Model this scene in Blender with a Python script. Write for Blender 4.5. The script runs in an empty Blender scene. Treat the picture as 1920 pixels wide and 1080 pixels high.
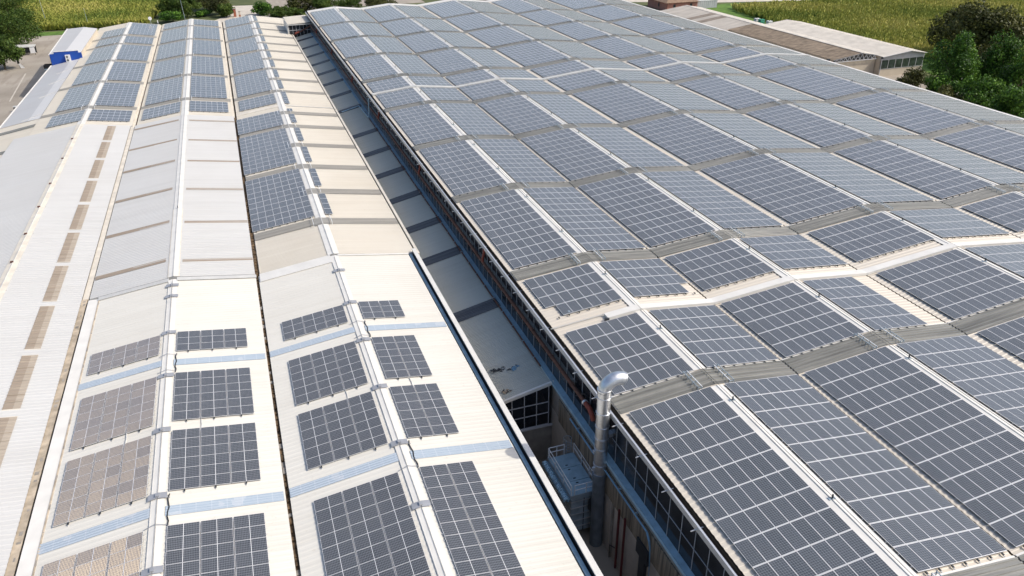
import bpy, bmesh, math, random
import numpy as np
from mathutils import Vector, Matrix, Euler

# ------------------------------------------------------------------ camera, sky, sun, exposure
S = bpy.context.scene
COL = S.collection
CAMP = Vector((-23.27, 0.0, 36.34))
YAW, PIT, ROL = math.radians(19.14), math.radians(27.98), math.radians(-0.49)
fwd = Vector((math.sin(YAW)*math.cos(PIT), math.cos(YAW)*math.cos(PIT), -math.sin(PIT)))
rgt = Vector((math.cos(YAW), -math.sin(YAW), 0)); upv = rgt.cross(fwd)
r2 = rgt*math.cos(ROL)+upv*math.sin(ROL); u2 = upv*math.cos(ROL)-rgt*math.sin(ROL)
cd = bpy.data.cameras.new('camera'); cam = bpy.data.objects.new('camera', cd); COL.objects.link(cam)
cd.sensor_width = 36; cd.lens = 1465.76/1920*36; cd.clip_start = .5; cd.clip_end = 4000
mw = Matrix((r2, u2, -fwd)).transposed().to_4x4(); mw.translation = CAMP; cam.matrix_world = mw
S.camera = cam
FPX = 1465.76
def pix(p):                                   # world point -> pixel of the 1920 x 1080 photo (only used to decide how finely to build)
    d = Vector(p)-CAMP; z = max(d.dot(fwd), .01)
    return 960+FPX*d.dot(r2)/z, 540-FPX*d.dot(u2)/z

SUN = Vector((.95, -.40, 1.0)).normalized()
W = bpy.data.worlds.new('World'); S.world = W; W.use_nodes = True
nt = W.node_tree; bg = nt.nodes['Background']
sky = nt.nodes.new('ShaderNodeTexSky'); sky.sky_type = 'NISHITA'; sky.sun_disc = False
sky.sun_elevation = math.asin(SUN.z); sky.sun_rotation = math.atan2(SUN.x, SUN.y)
sky.altitude = 50; sky.air_density = 1.0; sky.dust_density = 4.0; sky.ozone_density = 1.9
nt.links.new(sky.outputs[0], bg.inputs[0]); bg.inputs[1].default_value = .15
sl = bpy.data.lights.new('sun', 'SUN'); sl.energy = 2.95; sl.angle = math.radians(.5); sl.color = (1, .93, .83)
so = bpy.data.objects.new('sun', sl); COL.objects.link(so); so.rotation_euler = SUN.to_track_quat('Z', 'Y').to_euler(); so.location = (60, -60, 90)
S.view_settings.view_transform = 'Standard'; S.view_settings.look = 'None'
S.view_settings.exposure = .20; S.view_settings.gamma = 1
S.cycles.max_bounces = 6; S.cycles.diffuse_bounces = 3; S.cycles.glossy_bounces = 3
random.seed(5); rng = np.random.default_rng(5)

# ------------------------------------------------------------------ materials
MATS = {}
def newmat(name):
    m = bpy.data.materials.new(name); m.use_nodes = True; MATS[name] = m
    return m, m.node_tree, m.node_tree.nodes['Principled BSDF']
class N:                                      # small node helper
    def __init__(s, t): s.t = t
    def n(s, typ, **kw):
        x = s.t.nodes.new('ShaderNode'+typ)
        for k, v in kw.items(): setattr(x, k, v)
        return x
    def l(s, a, b): s.t.links.new(a, b)
    def set(s, sock, v):
        if hasattr(v, 'is_linked') or hasattr(v, 'links'): s.l(v, sock)
        else: sock.default_value = v
    def math(s, op, a, b=None, c=None):
        x = s.n('Math', operation=op); s.set(x.inputs[0], a)
        if b is not None: s.set(x.inputs[1], b)
        if c is not None: s.set(x.inputs[2], c)
        return x.outputs[0]
    def mix(s, f, a, b):
        x = s.n('Mix', data_type='RGBA'); s.set(x.inputs[0], f)
        for i, v in ((6, a), (7, b)):
            if isinstance(v, tuple): x.inputs[i].default_value = (*v[:3], 1)
            else: s.l(v, x.inputs[i])
        return x.outputs[2]
    def noise(s, scale, detail=3, vec=None, rough=.55):
        x = s.n('TexNoise'); x.inputs['Scale'].default_value = scale; x.inputs['Detail'].default_value = detail
        x.inputs['Roughness'].default_value = rough
        if vec is not None: s.l(vec, x.inputs['Vector'])
        return x.outputs[0]
    def ramp(s, v, *st):
        x = s.n('ValToRGB'); e = x.color_ramp.elements
        while len(e) < len(st): e.new(.5)
        for el, (p, c) in zip(e, st): el.position = p; el.color = (*c, 1) if len(c) == 3 else c
        s.l(v, x.inputs[0]); return x.outputs[0]
    def pos(s): return s.n('NewGeometry').outputs['Position']
    def scale(s, v, xyz):
        x = s.n('Mapping'); x.inputs['Scale'].default_value = xyz; s.l(v, x.inputs[0]); return x.outputs[0]
def plain(name, c, rough=.6, metal=0, var=.12, vscale=.7, spec=.4, stretch=None, bump=0):
    m, t, p = newmat(name); k = N(t)
    v = k.pos()
    if stretch: v = k.scale(v, stretch)
    n = k.noise(vscale, 5, v)
    a = tuple(x*(1-var) for x in c); b = tuple(min(x*(1+var), .95) for x in c)
    k.l(k.ramp(n, (.3, a), (.7, b)), p.inputs['Base Color'])
    p.inputs['Roughness'].default_value = rough; p.inputs['Metallic'].default_value = metal
    p.inputs['Specular IOR Level'].default_value = spec
    if bump:
        bn = k.n('Bump'); bn.inputs['Strength'].default_value = bump; k.l(n, bn.inputs['Height']); k.l(bn.outputs[0], p.inputs['Normal'])
    return m
def sheet(name, c, dirt=(.42, .36, .27), amount=.25, seam=6.0, rough=.45):
    """painted roof sheet: faint run-off streaks down the slope (along X), lap seams every few metres, blotchy dirt"""
    m, t, p = newmat(name); k = N(t); pos = k.pos()
    st = k.noise(1.0, 5, k.scale(pos, (.06, 2.2, .06)), .6)
    bl = k.noise(.12, 5, pos, .6)
    sp = k.noise(2.4, 6, pos, .65)
    f = k.math('MULTIPLY', k.math('MULTIPLY', st, bl), amount*3.0)
    col = k.mix(f, c, dirt)
    col = k.mix(k.math('MULTIPLY', k.math('GREATER_THAN', sp, .64), .18), col, dirt)
    sepx = k.n('SeparateXYZ'); k.l(pos, sepx.inputs[0])
    sheetn = k.n('TexWhiteNoise', noise_dimensions='1D')
    k.l(k.math('FLOOR', k.math('DIVIDE', sepx.outputs[1], 1.0)), sheetn.inputs['W'])
    col = k.mix(k.math('MULTIPLY', sheetn.outputs[0], .13), col, tuple(x*.72 for x in c))
    k.l(col, p.inputs['Base Color']); p.inputs['Roughness'].default_value = rough
    p.inputs['Specular IOR Level'].default_value = .35
    return m
sheet('front_sheet', (.725, .71, .65), amount=.22)
sheet('mid_sheet', (.58, .585, .575), dirt=(.42, .40, .37), amount=.34)
sheet('cream_sheet', (.64, .61, .54), amount=.34)
sheet('right_sheet', (.63, .58, .50), amount=.20)
sheet('annex_sheet', (.52, .53, .53), dirt=(.42, .38, .36), amount=.35)
sheet('annex_white', (.62, .62, .61), dirt=(.5, .46, .45), amount=.2)
sheet('lean_sheet', (.51, .535, .49), dirt=(.29, .27, .22), amount=.35)
plain('cap_white', (.70, .685, .64), .4, var=.07)
plain('cap_beige', (.66, .61, .52), .5, var=.14)
plain('cap_grey', (.52, .52, .50), .5, var=.1)
plain('stain', (.44, .37, .28), .8, var=.35, vscale=1.1, bump=.2)
plain('dirt_gutter', (.13, .085, .045), .9, var=.7, vscale=2.2)
plain('dark_gutter_and_shade', (.035, .028, .022), .7, var=.4, vscale=2)
plain('steel', (.70, .72, .74), .34, .9, var=.14, vscale=1.6, stretch=(1, 1, 3), bump=.04)
plain('galv', (.36, .43, .48), .42, .3, var=.18, vscale=1.5)
plain('blue_steel', (.31, .47, .57), .45, .0, var=.18, vscale=1.5)
plain('rail', (.85, .87, .88), .4, .15, var=.05)
plain('rust', (.115, .05, .032), .8, var=.35, vscale=2)
plain('rust_red', (.22, .05, .032), .7, var=.2)
plain('red_paint', (.11, .02, .02), .5, var=.25)
plain('pipe_blue', (.16, .30, .42), .4, var=.2)
plain('bag_blue', (.30, .50, .72), .5, var=.5, vscale=4)
plain('dark_metal', (.045, .05, .055), .5, .3, var=.3)
plain('duct_shade_grey', (.17, .20, .23), .45, .4, var=.25, vscale=1.2)
plain('cable', (.02, .02, .02), .6)
plain('saddle', (.40, .41, .43), .5, .4, var=.15)
plain('alu', (.66, .67, .68), .35, .6, var=.06)
plain('frame_white', (.55, .56, .58), .5, var=.1)
plain('frame_grey', (.30, .31, .33), .5, var=.15)
plain('panel_wall', (.50, .455, .40), .85, var=.16, vscale=.5, bump=.1)
plain('concrete', (.30, .275, .24), .9, var=.3, vscale=.8, bump=.2)
plain('fringe', (.20, .165, .12), .9, var=.75, vscale=1.6, stretch=(1, 2.4, .12))
plain('render_wall', (.52, .46, .37), .85, var=.1)
plain('pale_wall', (.45, .46, .48), .7, var=.1)
plain('blue_wall', (.012, .07, .36), .5, var=.08)
plain('white_box', (.75, .75, .74), .5, var=.05)
plain('black', (.016, .017, .02), .5, var=.3)
plain('pink_wall', (.42, .20, .155), .85, var=.12)
plain('roof_tile', (.25, .17, .115), .85, var=.3, vscale=1.5, bump=.3)
plain('shed_grey', (.40, .375, .34), .9, var=.16, vscale=.35, stretch=(.5, 1.6, .5), bump=.15)
plain('shed_pale', (.52, .49, .44), .85, var=.14, vscale=.4)
plain('shed_brown', (.205, .165, .125), .95, var=.42, vscale=.8, stretch=(.6, 1.6, .6), bump=.3)
plain('shed_strip', (.225, .19, .155), .9, var=.2)
plain('trunk', (.10, .075, .05), .9, var=.3, vscale=2)
plain('paving', (.52, .475, .41), .9, var=.12, vscale=.5)
plain('brick', (.34, .12, .075), .9, var=.3, vscale=3)
plain('green_plastic', (.05, .33, .21), .5)
plain('grass', (.075, .125, .025), .95, var=.4, vscale=.5)
plain('verge', (.09, .17, .025), .95, var=.35, vscale=.4)
plain('wood', (.22, .16, .1), .8, var=.3, vscale=2)

def asphalt():
    m, t, p = newmat('asphalt'); k = N(t); pos = k.pos()
    a = k.noise(.08, 6, pos); b = k.noise(1.2, 6, pos, .7); s = k.noise(.35, 4, k.scale(pos, (1.4, .25, 1)))
    c = k.ramp(a, (.3, (.28, .245, .20)), (.7, (.42, .375, .315)))
    c = k.mix(k.math('MULTIPLY', k.ramp(s, (.52, (0, 0, 0)), (.62, (1, 1, 1))), .35), c, (.20, .16, .125))
    c = k.mix(k.math('MULTIPLY', b, .25), c, (.20, .18, .15))
    k.l(c, p.inputs['Base Color']); p.inputs['Roughness'].default_value = .9
asphalt()
def soil():
    m, t, p = newmat('soil'); k = N(t); pos = k.pos()
    k.l(k.ramp(k.noise(.2, 6, pos), (.3, (.05, .07, .02)), (.7, (.10, .115, .04))), p.inputs['Base Color']); p.inputs['Roughness'].default_value = 1
soil()
def strip(name, c1, c2, rough, segs=0):
    """profiled translucent strip: weathered, with darker bands that follow the corrugation"""
    m, t, p = newmat(name); k = N(t); pos = k.pos()
    a = k.noise(1.0, 5, k.scale(pos, (.10, 3.0, .1)), .6); b = k.noise(1.5, 4, pos)
    c = k.ramp(a, (.36, c1), (.64, c2)); c = k.mix(k.math('MULTIPLY', b, .35), c, tuple(x*.72 for x in c1))
    k.l(c, p.inputs['Base Color']); p.inputs['Roughness'].default_value = rough; p.inputs['Specular IOR Level'].default_value = .5
    return m
strip('grp_grey', (.135, .135, .122), (.30, .295, .265), .22)
strip('grp_cream', (.25, .24, .215), (.36, .345, .31), .5)
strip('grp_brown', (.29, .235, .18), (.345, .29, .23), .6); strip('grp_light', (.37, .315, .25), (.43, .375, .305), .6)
strip('grp_dark', (.055, .06, .07), (.10, .11, .12), .25)
def poly_blue():
    m, t, p = newmat('polycarb'); k = N(t); pos = k.pos()
    sx = k.n('SeparateXYZ'); k.l(pos, sx.inputs[0])
    w = k.math('SINE', k.math('MULTIPLY', sx.outputs[1], 2*math.pi/.26))
    c = k.mix(k.math('MULTIPLY_ADD', w, .35, .4), (.33, .40, .47), (.47, .53, .59))
    fx = k.math('FRACT', k.math('MULTIPLY', sx.outputs[0], 1/1.03))
    c = k.mix(k.math('MULTIPLY', k.math('LESS_THAN', fx, .06), .4), c, (.56, .60, .64))
    n = k.noise(.45, 3, pos); c = k.mix(k.math('MULTIPLY', k.math('GREATER_THAN', n, .63), .45), c, (.54, .57, .60))
    k.l(c, p.inputs['Base Color']); p.inputs['Roughness'].default_value = .25
poly_blue()
def glass(name, c, rough=.08):
    m, t, p = newmat(name); k = N(t)
    n = k.noise(.9, 3, k.pos())
    k.l(k.ramp(n, (.35, tuple(x*.6 for x in c)), (.7, tuple(x*1.5 for x in c))), p.inputs['Base Color'])
    p.inputs['Roughness'].default_value = rough; p.inputs['Specular IOR Level'].default_value = .6
glass('window_glass', (.016, .019, .024)); glass('shed_glass', (.035, .05, .045), .2)

def module_mat(name, L, B, nu, nv, base1, base2, line, half=False, glint=False, fu=.018, fv=.016, busn=3, lw=.04):
    """a framed photovoltaic module, drawn from its own UV map: aluminium frame, cells, gaps, busbars; every module a little different"""
    m, t, p = newmat(name); k = N(t)
    uv = k.n('UVMap'); uv.uv_map = 'UVMap'
    s = k.n('SeparateXYZ'); k.l(uv.outputs[0], s.inputs[0]); u, v = s.outputs[0], s.outputs[1]
    def edge(x, size, fr):
        d = k.math('MINIMUM', x, k.math('SUBTRACT', 1.0, x)); return k.math('LESS_THAN', k.math('MULTIPLY', d, size), fr)
    frame = k.math('MAXIMUM', edge(u, L, fu), edge(v, B, fv))
    def cells(x, n, w):
        f = k.math('FRACT', k.math('MULTIPLY', x, n)); d = k.math('MINIMUM', f, k.math('SUBTRACT', 1.0, f)); return k.math('LESS_THAN', d, w)
    gap = k.math('MAXIMUM', cells(u, nu, lw), cells(v, nv, lw))
    bus = cells(v, nv*busn, .055)
    at = k.n('Attribute'); at.attribute_name = 'rnd'
    oi = k.n('ObjectInfo')
    rnd = k.math('FRACT', k.math('ADD', at.outputs['Fac'], oi.outputs['Random']))
    cell = k.n('TexWhiteNoise', noise_dimensions='3D')
    cv = k.n('CombineXYZ'); k.l(k.math('FLOOR', k.math('MULTIPLY', u, nu)), cv.inputs[0]); k.l(k.math('FLOOR', k.math('MULTIPLY', v, nv)), cv.inputs[1]); k.l(rnd, cv.inputs[2])
    k.l(cv.outputs[0], cell.inputs['Vector'])
    col = k.mix(k.math('MULTIPLY_ADD', cell.outputs[0], .3, k.math('MULTIPLY', rnd, .7)), base1, base2)
    col = k.mix(k.math('MULTIPLY', bus, .35), col, line)
    col = k.mix(k.math('MULTIPLY', gap, .85), col, line)
    if half:
        mid = k.math('LESS_THAN', k.math('ABSOLUTE', k.math('SUBTRACT', u, .5)), .0085)
        frame = k.math('MAXIMUM', frame, mid)
    # dust lying on the glass
    d = k.noise(.5, 5, k.pos(), .6); col = k.mix(k.math('MULTIPLY', d, .12), col, (.26, .25, .23))
    col = k.mix(frame, col, (.78, .78, .79))
    k.l(col, p.inputs['Base Color'])
    k.l(k.math('MULTIPLY_ADD', frame, .25, .11), p.inputs['Roughness'])
    p.inputs['Specular IOR Level'].default_value = .58
    p.inputs['Sheen Weight'].default_value = .28; p.inputs['Sheen Roughness'].default_value = .45; p.inputs['Sheen Tint'].default_value = (1, .985, .94, 1)
    if glint:      # painted glint: gold stripes, their normals fixed roughly midway between sun and camera
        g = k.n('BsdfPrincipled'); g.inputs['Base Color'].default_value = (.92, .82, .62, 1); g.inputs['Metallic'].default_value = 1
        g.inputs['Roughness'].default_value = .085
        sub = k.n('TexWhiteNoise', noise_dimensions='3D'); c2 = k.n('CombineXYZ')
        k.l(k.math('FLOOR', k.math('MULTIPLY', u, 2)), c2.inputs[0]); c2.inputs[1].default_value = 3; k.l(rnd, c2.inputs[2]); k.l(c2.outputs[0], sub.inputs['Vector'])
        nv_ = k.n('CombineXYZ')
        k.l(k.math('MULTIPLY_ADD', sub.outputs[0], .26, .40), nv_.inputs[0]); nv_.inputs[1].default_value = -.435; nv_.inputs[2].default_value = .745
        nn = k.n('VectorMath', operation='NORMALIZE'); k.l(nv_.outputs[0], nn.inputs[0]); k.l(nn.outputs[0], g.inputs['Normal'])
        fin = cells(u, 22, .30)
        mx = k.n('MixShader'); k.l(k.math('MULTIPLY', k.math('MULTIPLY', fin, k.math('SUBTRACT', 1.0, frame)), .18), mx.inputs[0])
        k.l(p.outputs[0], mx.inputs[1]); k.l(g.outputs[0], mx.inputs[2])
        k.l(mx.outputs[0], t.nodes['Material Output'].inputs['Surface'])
    return m
# old poly modules: 0.985 across the slope (u), 1.955 along the hall (v)
module_mat('module_poly', .985, 1.955, 6, 12, (.017, .027, .040), (.042, .054, .072), (.34, .36, .38), fu=.018, fv=.036)
# newer half-cut modules: 2.07 down the slope (u), 1.2 along the hall (v)
module_mat('module_half', 2.07, 1.2, 20, 6, (.014, .021, .033), (.028, .037, .050), (.30, .31, .33), half=True, lw=.06)
module_mat('module_glint', 2.07, 1.2, 20, 6, (.050, .047, .062), (.088, .080, .095), (.36, .34, .35), half=True, glint=True, lw=.06)  # same half-cut modules, with the glint put into gold stripes and a paler base

def leafmat(name, dark, mid, light):
    m, t, p = newmat(name); k = N(t)
    at = k.n('Attribute'); at.attribute_name = 'rnd'
    k.l(k.ramp(at.outputs['Fac'], (.0, dark), (.5, mid), (1, light)), p.inputs['Base Color'])
    p.inputs['Roughness'].default_value = .6; p.inputs['Specular IOR Level'].default_value = .25
    p.inputs['Transmission Weight'].default_value = 0
    tr = k.n('BsdfTranslucent'); k.l(k.ramp(at.outputs['Fac'], (0, mid), (1, light)), tr.inputs[0])
    mx = k.n('MixShader'); mx.inputs[0].default_value = .16
    k.l(p.outputs[0], mx.inputs[1]); k.l(tr.outputs[0], mx.inputs[2]); k.l(mx.outputs[0], t.nodes['Material Output'].inputs['Surface'])
leafmat('leaf_bright', (.007, .020, .004), (.034, .095, .011), (.17, .33, .04))
leafmat('leaf_mid', (.018, .040, .007), (.055, .10, .014), (.13, .175, .03))
leafmat('leaf_olive', (.018, .024, .007), (.060, .072, .018), (.15, .15, .04))
leafmat('leaf_corn', (.11, .17, .03), (.29, .315, .058), (.48, .44, .13))

# ------------------------------------------------------------------ mesh helpers
class MB:
    def __init__(s): s.v = []; s.f = []; s.mi = []; s.uv = []; s.mats = []
    def m(s, name):
        if name not in s.mats: s.mats.append(name)
        return s.mats.index(name)
    def face(s, pts, mat, uv=None):
        b = len(s.v); s.v += [tuple(p) for p in pts]; s.f.append(tuple(range(b, b+len(pts)))); s.mi.append(s.m(mat))
        s.uv += uv if uv else [(0, 0)]*len(pts)
    def hexa(s, P, mat, skip=()):             # 8 points: bottom 0-3, top 4-7
        b = len(s.v); s.v += [tuple(p) for p in P]; mi = s.m(mat)
        for i, q in enumerate(((3, 2, 1, 0), (4, 5, 6, 7), (0, 1, 5, 4), (1, 2, 6, 5), (2, 3, 7, 6), (3, 0, 4, 7))):
            if i in skip: continue
            s.f.append(tuple(b+j for j in q)); s.mi.append(mi); s.uv += [(0, 0), (1, 0), (1, 1), (0, 1)]
    def box(s, x0, x1, y0, y1, z0, z1, mat, skip=()):
        s.hexa([(x0, y0, z0), (x1, y0, z0), (x1, y1, z0), (x0, y1, z0), (x0, y0, z1), (x1, y0, z1), (x1, y1, z1), (x0, y1, z1)], mat, skip)
    def slab(s, x0, z0, x1, z1, y0, y1, t, mat, off=0):   # sloped slab; its underside lies `off` above the line (x0,z0)-(x1,z1)
        a = math.atan2(z1-z0, x1-x0); nx, nz = -math.sin(a), math.cos(a)
        A = (x0+nx*off, z0+nz*off); B = (x1+nx*off, z1+nz*off); A2 = (x0+nx*(off+t), z0+nz*(off+t)); B2 = (x1+nx*(off+t), z1+nz*(off+t))
        s.hexa([(A[0], y0, A[1]), (B[0], y0, B[1]), (B[0], y1, B[1]), (A[0], y1, A[1]), (A2[0], y0, A2[1]), (B2[0], y0, B2[1]), (B2[0], y1, B2[1]), (A2[0], y1, A2[1])], mat)
    def bar(s, a, b, w, mat, h=None):
        a = Vector(a); b = Vector(b); d = (b-a).normalized(); up = Vector((0, 0, 1)) if abs(d.z) < .9 else Vector((1, 0, 0))
        x = d.cross(up).normalized()*(w/2); y = x.cross(d).normalized()*((h or w)/2)
        s.hexa([a-x-y, a+x-y, b+x-y, b-x-y, a-x+y, a+x+y, b+x+y, b-x+y], mat)
    def tube(s, pts, r, mat, n=10, caps=True):
        pts = [Vector(p) for p in pts]; rings = []; b0 = len(s.v); mi = s.m(mat)
        rr = r if isinstance(r, (list, tuple)) else [r]*len(pts); prev = None
        for i, p in enumerate(pts):
            d = (pts[min(i+1, len(pts)-1)]-pts[max(i-1, 0)]).normalized()
            if prev is None:
                x = d.cross(Vector((0, 0, 1)) if abs(d.z) < .9 else Vector((1, 0, 0))).normalized()
            else: x = (prev-d*prev.dot(d)).normalized()
            prev = x; y = d.cross(x)
            s.v += [tuple(p+(x*math.cos(2*math.pi*j/n)+y*math.sin(2*math.pi*j/n))*rr[i]) for j in range(n)]
        for i in range(len(pts)-1):
            for j in range(n):
                s.f.append((b0+i*n+j, b0+i*n+(j+1) % n, b0+(i+1)*n+(j+1) % n, b0+(i+1)*n+j)); s.mi.append(mi); s.uv += [(0, 0)]*4
        if caps:
            s.f.append(tuple(b0+j for j in range(n))[::-1]); s.mi.append(mi); s.uv += [(0, 0)]*n
            e = b0+(len(pts)-1)*n; s.f.append(tuple(e+j for j in range(n))); s.mi.append(mi); s.uv += [(0, 0)]*n
    def corr(s, x0, z0, x1, z1, y0, y1, pitch, h, mat, off=0, skirt=0):   # ribbed sheet, ribs run down the slope
        a = math.atan2(z1-z0, x1-x0); nx, nz = -math.sin(a), math.cos(a); mi = s.m(mat)
        n = max(1, round((y1-y0)/pitch)); p = (y1-y0)/n; prof = []
        for i in range(n):
            yb = y0+i*p; prof += [(yb, 0), (yb+.50*p, 0), (yb+.60*p, h), (yb+.90*p, h)]
        prof.append((y1, 0)); b = len(s.v)
        for y, hh in prof:
            o = off+hh; s.v += [(x0+nx*o, y, z0+nz*o), (x1+nx*o, y, z1+nz*o)]
        for i in range(len(prof)-1):
            s.f.append((b+2*i, b+2*i+1, b+2*i+3, b+2*i+2)); s.mi.append(mi); s.uv += [(0, 0)]*4
    def build(s, name, parent=None, smooth=False, rnd=None, loc=None):
        me = bpy.data.meshes.new(name); me.from_pydata(s.v, [], s.f); 
        for mn in s.mats: me.materials.append(MATS[mn])
        me.polygons.foreach_set('material_index', s.mi)
        if any(u != (0, 0) for u in s.uv[:400]):
            l = me.uv_layers.new(name='UVMap'); l.data.foreach_set('uv', np.array(s.uv, dtype=np.float32).ravel())
        if rnd is not None:
            at = me.attributes.new('rnd', 'FLOAT', 'FACE'); at.data.foreach_set('value', np.asarray(rnd, dtype=np.float32))
        if smooth: me.polygons.foreach_set('use_smooth', [True]*len(s.f))
        me.update(); o = bpy.data.objects.new(name, me); COL.objects.link(o)
        if parent: o.parent = parent
        if loc: o.location = loc
        return o
def tag(o, label, cat, group=None, kind=None):
    o['label'] = label; o['category'] = cat
    if group: o['group'] = group
    if kind: o['kind'] = kind
    return o
def thing(name, label, cat, group=None, loc=(0, 0, 0)):
    o = bpy.data.objects.new(name, None); o.empty_display_size = .5; COL.objects.link(o); o.location = loc
    return tag(o, label, cat, group)
def struct(o): o['kind'] = 'structure'; return o
def one(fn, name, parent=None, **kw):
    b = MB(); fn(b); return b.build(name, parent, **kw)

GZ = -13.4
# ------------------------------------------------------------------ ground
b = MB(); b.face([(-900, -200, GZ), (1200, -200, GZ), (1200, 1600, GZ), (-900, 1600, GZ)], 'soil'); struct(b.build('ground'))
b = MB(); b.face([(-140, -60, GZ+.004), (150, -60, GZ+.004), (150, 284, GZ+.004), (126, 300, GZ+.004), (20, 326, GZ+.004), (-30, 329, GZ+.004), (-140, 332, GZ+.004)], 'asphalt'); struct(b.build('yard'))
b = MB(); b.face([(-30, 331.5, GZ+.03), (-8, 330, GZ+.03), (-6, 345, GZ+.03), (-8, 372, GZ+.03), (-26, 375, GZ+.03), (-20, 352, GZ+.03)], 'paving')
b.face([(-34, 322, GZ+.02), (0, 320, GZ+.02), (0, 332, GZ+.02), (-34, 334, GZ+.02)], 'paving'); struct(b.build('path'))
b = MB(); b.face([(-5, 352, GZ+.01), (60, 352, GZ+.01), (60, 420, GZ+.01), (-5, 420, GZ+.01)], 'asphalt'); struct(b.build('road'))
b = MB(); b.face([(120, 330, GZ+.012), (176, 304, GZ+.012), (260, 284, GZ+.012), (480, 240, GZ+.012), (480, 250, GZ+.012), (260, 296, GZ+.012), (180, 316, GZ+.012), (124, 342, GZ+.012)], 'paving'); struct(b.build('road'))
b = MB(); b.face([(157, 150, GZ+.02), (182, 150, GZ+.02), (172, 240, GZ+.02), (176, 285, GZ+.02), (230, 284, GZ+.02), (230, 292, GZ+.02), (178, 300, GZ+.02), (160, 296, GZ+.02)], 'verge'); o = struct(b.build('verge'))
b = MB(); b.face([(-140, 326, GZ+.02), (-52, 324, GZ+.02), (-50, 331, GZ+.02), (-140, 336, GZ+.02)], 'verge'); struct(b.build('verge'))
# painted lines in the yard
b = MB()
for (x0, y0, x1, y1, w) in ((-77.8, 226, -79.9, 260, .35), (-97, 318, -66, 312, .3)):
    d = Vector((x1-x0, y1-y0, 0)).normalized(); n = Vector((-d.y, d.x, 0))*w/2
    b.face([Vector((x0, y0, GZ+.012))-n, Vector((x0, y0, GZ+.012))+n, Vector((x1, y1, GZ+.012))+n, Vector((x1, y1, GZ+.012))-n], 'paving')
struct(b.build('road_marking'))

def corn(name, poly, n, label, h=2.4, far=1.0):
    """a maize field: every plant a few blades; density falls with distance"""
    P = np.array(poly, float); lo = P.min(0); hi = P.max(0)
    pts = []
    while sum(len(a) for a in pts) < n:
        u = rng.random((n*2, 2)); y = lo[1]+(hi[1]-lo[1])*u[:, 1]**1.7
        x = lo[0]+(hi[0]-lo[0])*u[:, 0]
        x = np.where(rng.random(len(x)) < .55, np.round(x/1.6)*1.6+rng.normal(0, .15, len(x)), x)
        ins = np.zeros(len(x), bool); j = len(P)-1
        for i in range(len(P)):
            c = ((P[i, 1] > y) != (P[j, 1] > y)) & (x < (P[j, 0]-P[i, 0])*(y-P[i, 1])/(P[j, 1]-P[i, 1]+1e-9)+P[i, 0]); ins ^= c; j = i
        pts.append(np.c_[x, y][ins])
    pts = np.concatenate(pts)[:n]
    d = np.hypot(pts[:, 0]-CAMP.x, pts[:, 1]); sc = np.clip(d/300, .8, 3)*.5*far
    ang = rng.random(n)*np.pi*2; hh = h*(.75+.4*rng.random(n))
    # patchiness
    pat = .5+.26*np.sin(pts[:, 0]*.11+2*np.sin(pts[:, 1]*.045))+.22*np.sin(pts[:, 1]*.13+pts[:, 0]*.05)
    V = np.zeros((n*2, 4, 3)); 
    for kk in range(2):
        a = ang+kk*1.7; dx = np.cos(a)*sc; dy = np.sin(a)*sc
        lean = rng.normal(0, .5, (n, 2))
        V[kk::2, 0] = np.c_[pts[:, 0]-dx*.5, pts[:, 1]-dy*.5, np.full(n, GZ+.3)]
        V[kk::2, 1] = np.c_[pts[:, 0]+dx*.5, pts[:, 1]+dy*.5, np.full(n, GZ+.3)]
        V[kk::2, 2] = np.c_[pts[:, 0]+dx*.7+lean[:, 0], pts[:, 1]+dy*.7+lean[:, 1], GZ+hh*.8]
        V[kk::2, 3] = np.c_[pts[:, 0]-dx*.1+lean[:, 0], pts[:, 1]-dy*.1+lean[:, 1], GZ+hh]
    me = bpy.data.meshes.new(name); me.from_pydata(V.reshape(-1, 3).tolist(), [], np.arange(n*8).reshape(-1, 4).tolist())
    at = me.attributes.new('rnd', 'FLOAT', 'FACE'); rv = np.clip(np.repeat(pat, 2)*.75+rng.normal(.12, .2, n*2), 0, 1); at.data.foreach_set('value', rv.astype(np.float32))
    me.materials.append(MATS['leaf_corn']); o = bpy.data.objects.new(name, me); COL.objects.link(o)
    return tag(o, label, 'corn field', kind='stuff')
corn('corn_field', [(176, 150), (340, 110), (480, 190), (420, 262), (215, 284), (172, 287), (168.6, 277), (165.5, 244), (170, 190)], 90000, 'yellow green maize field beyond the long shed and the trees')
corn('corn_field', [(-190, 340), (-52, 334), (-44, 400), (-52, 470), (-230, 520)], 60000, 'yellow green maize field beyond the yard behind the far left hall')

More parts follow.
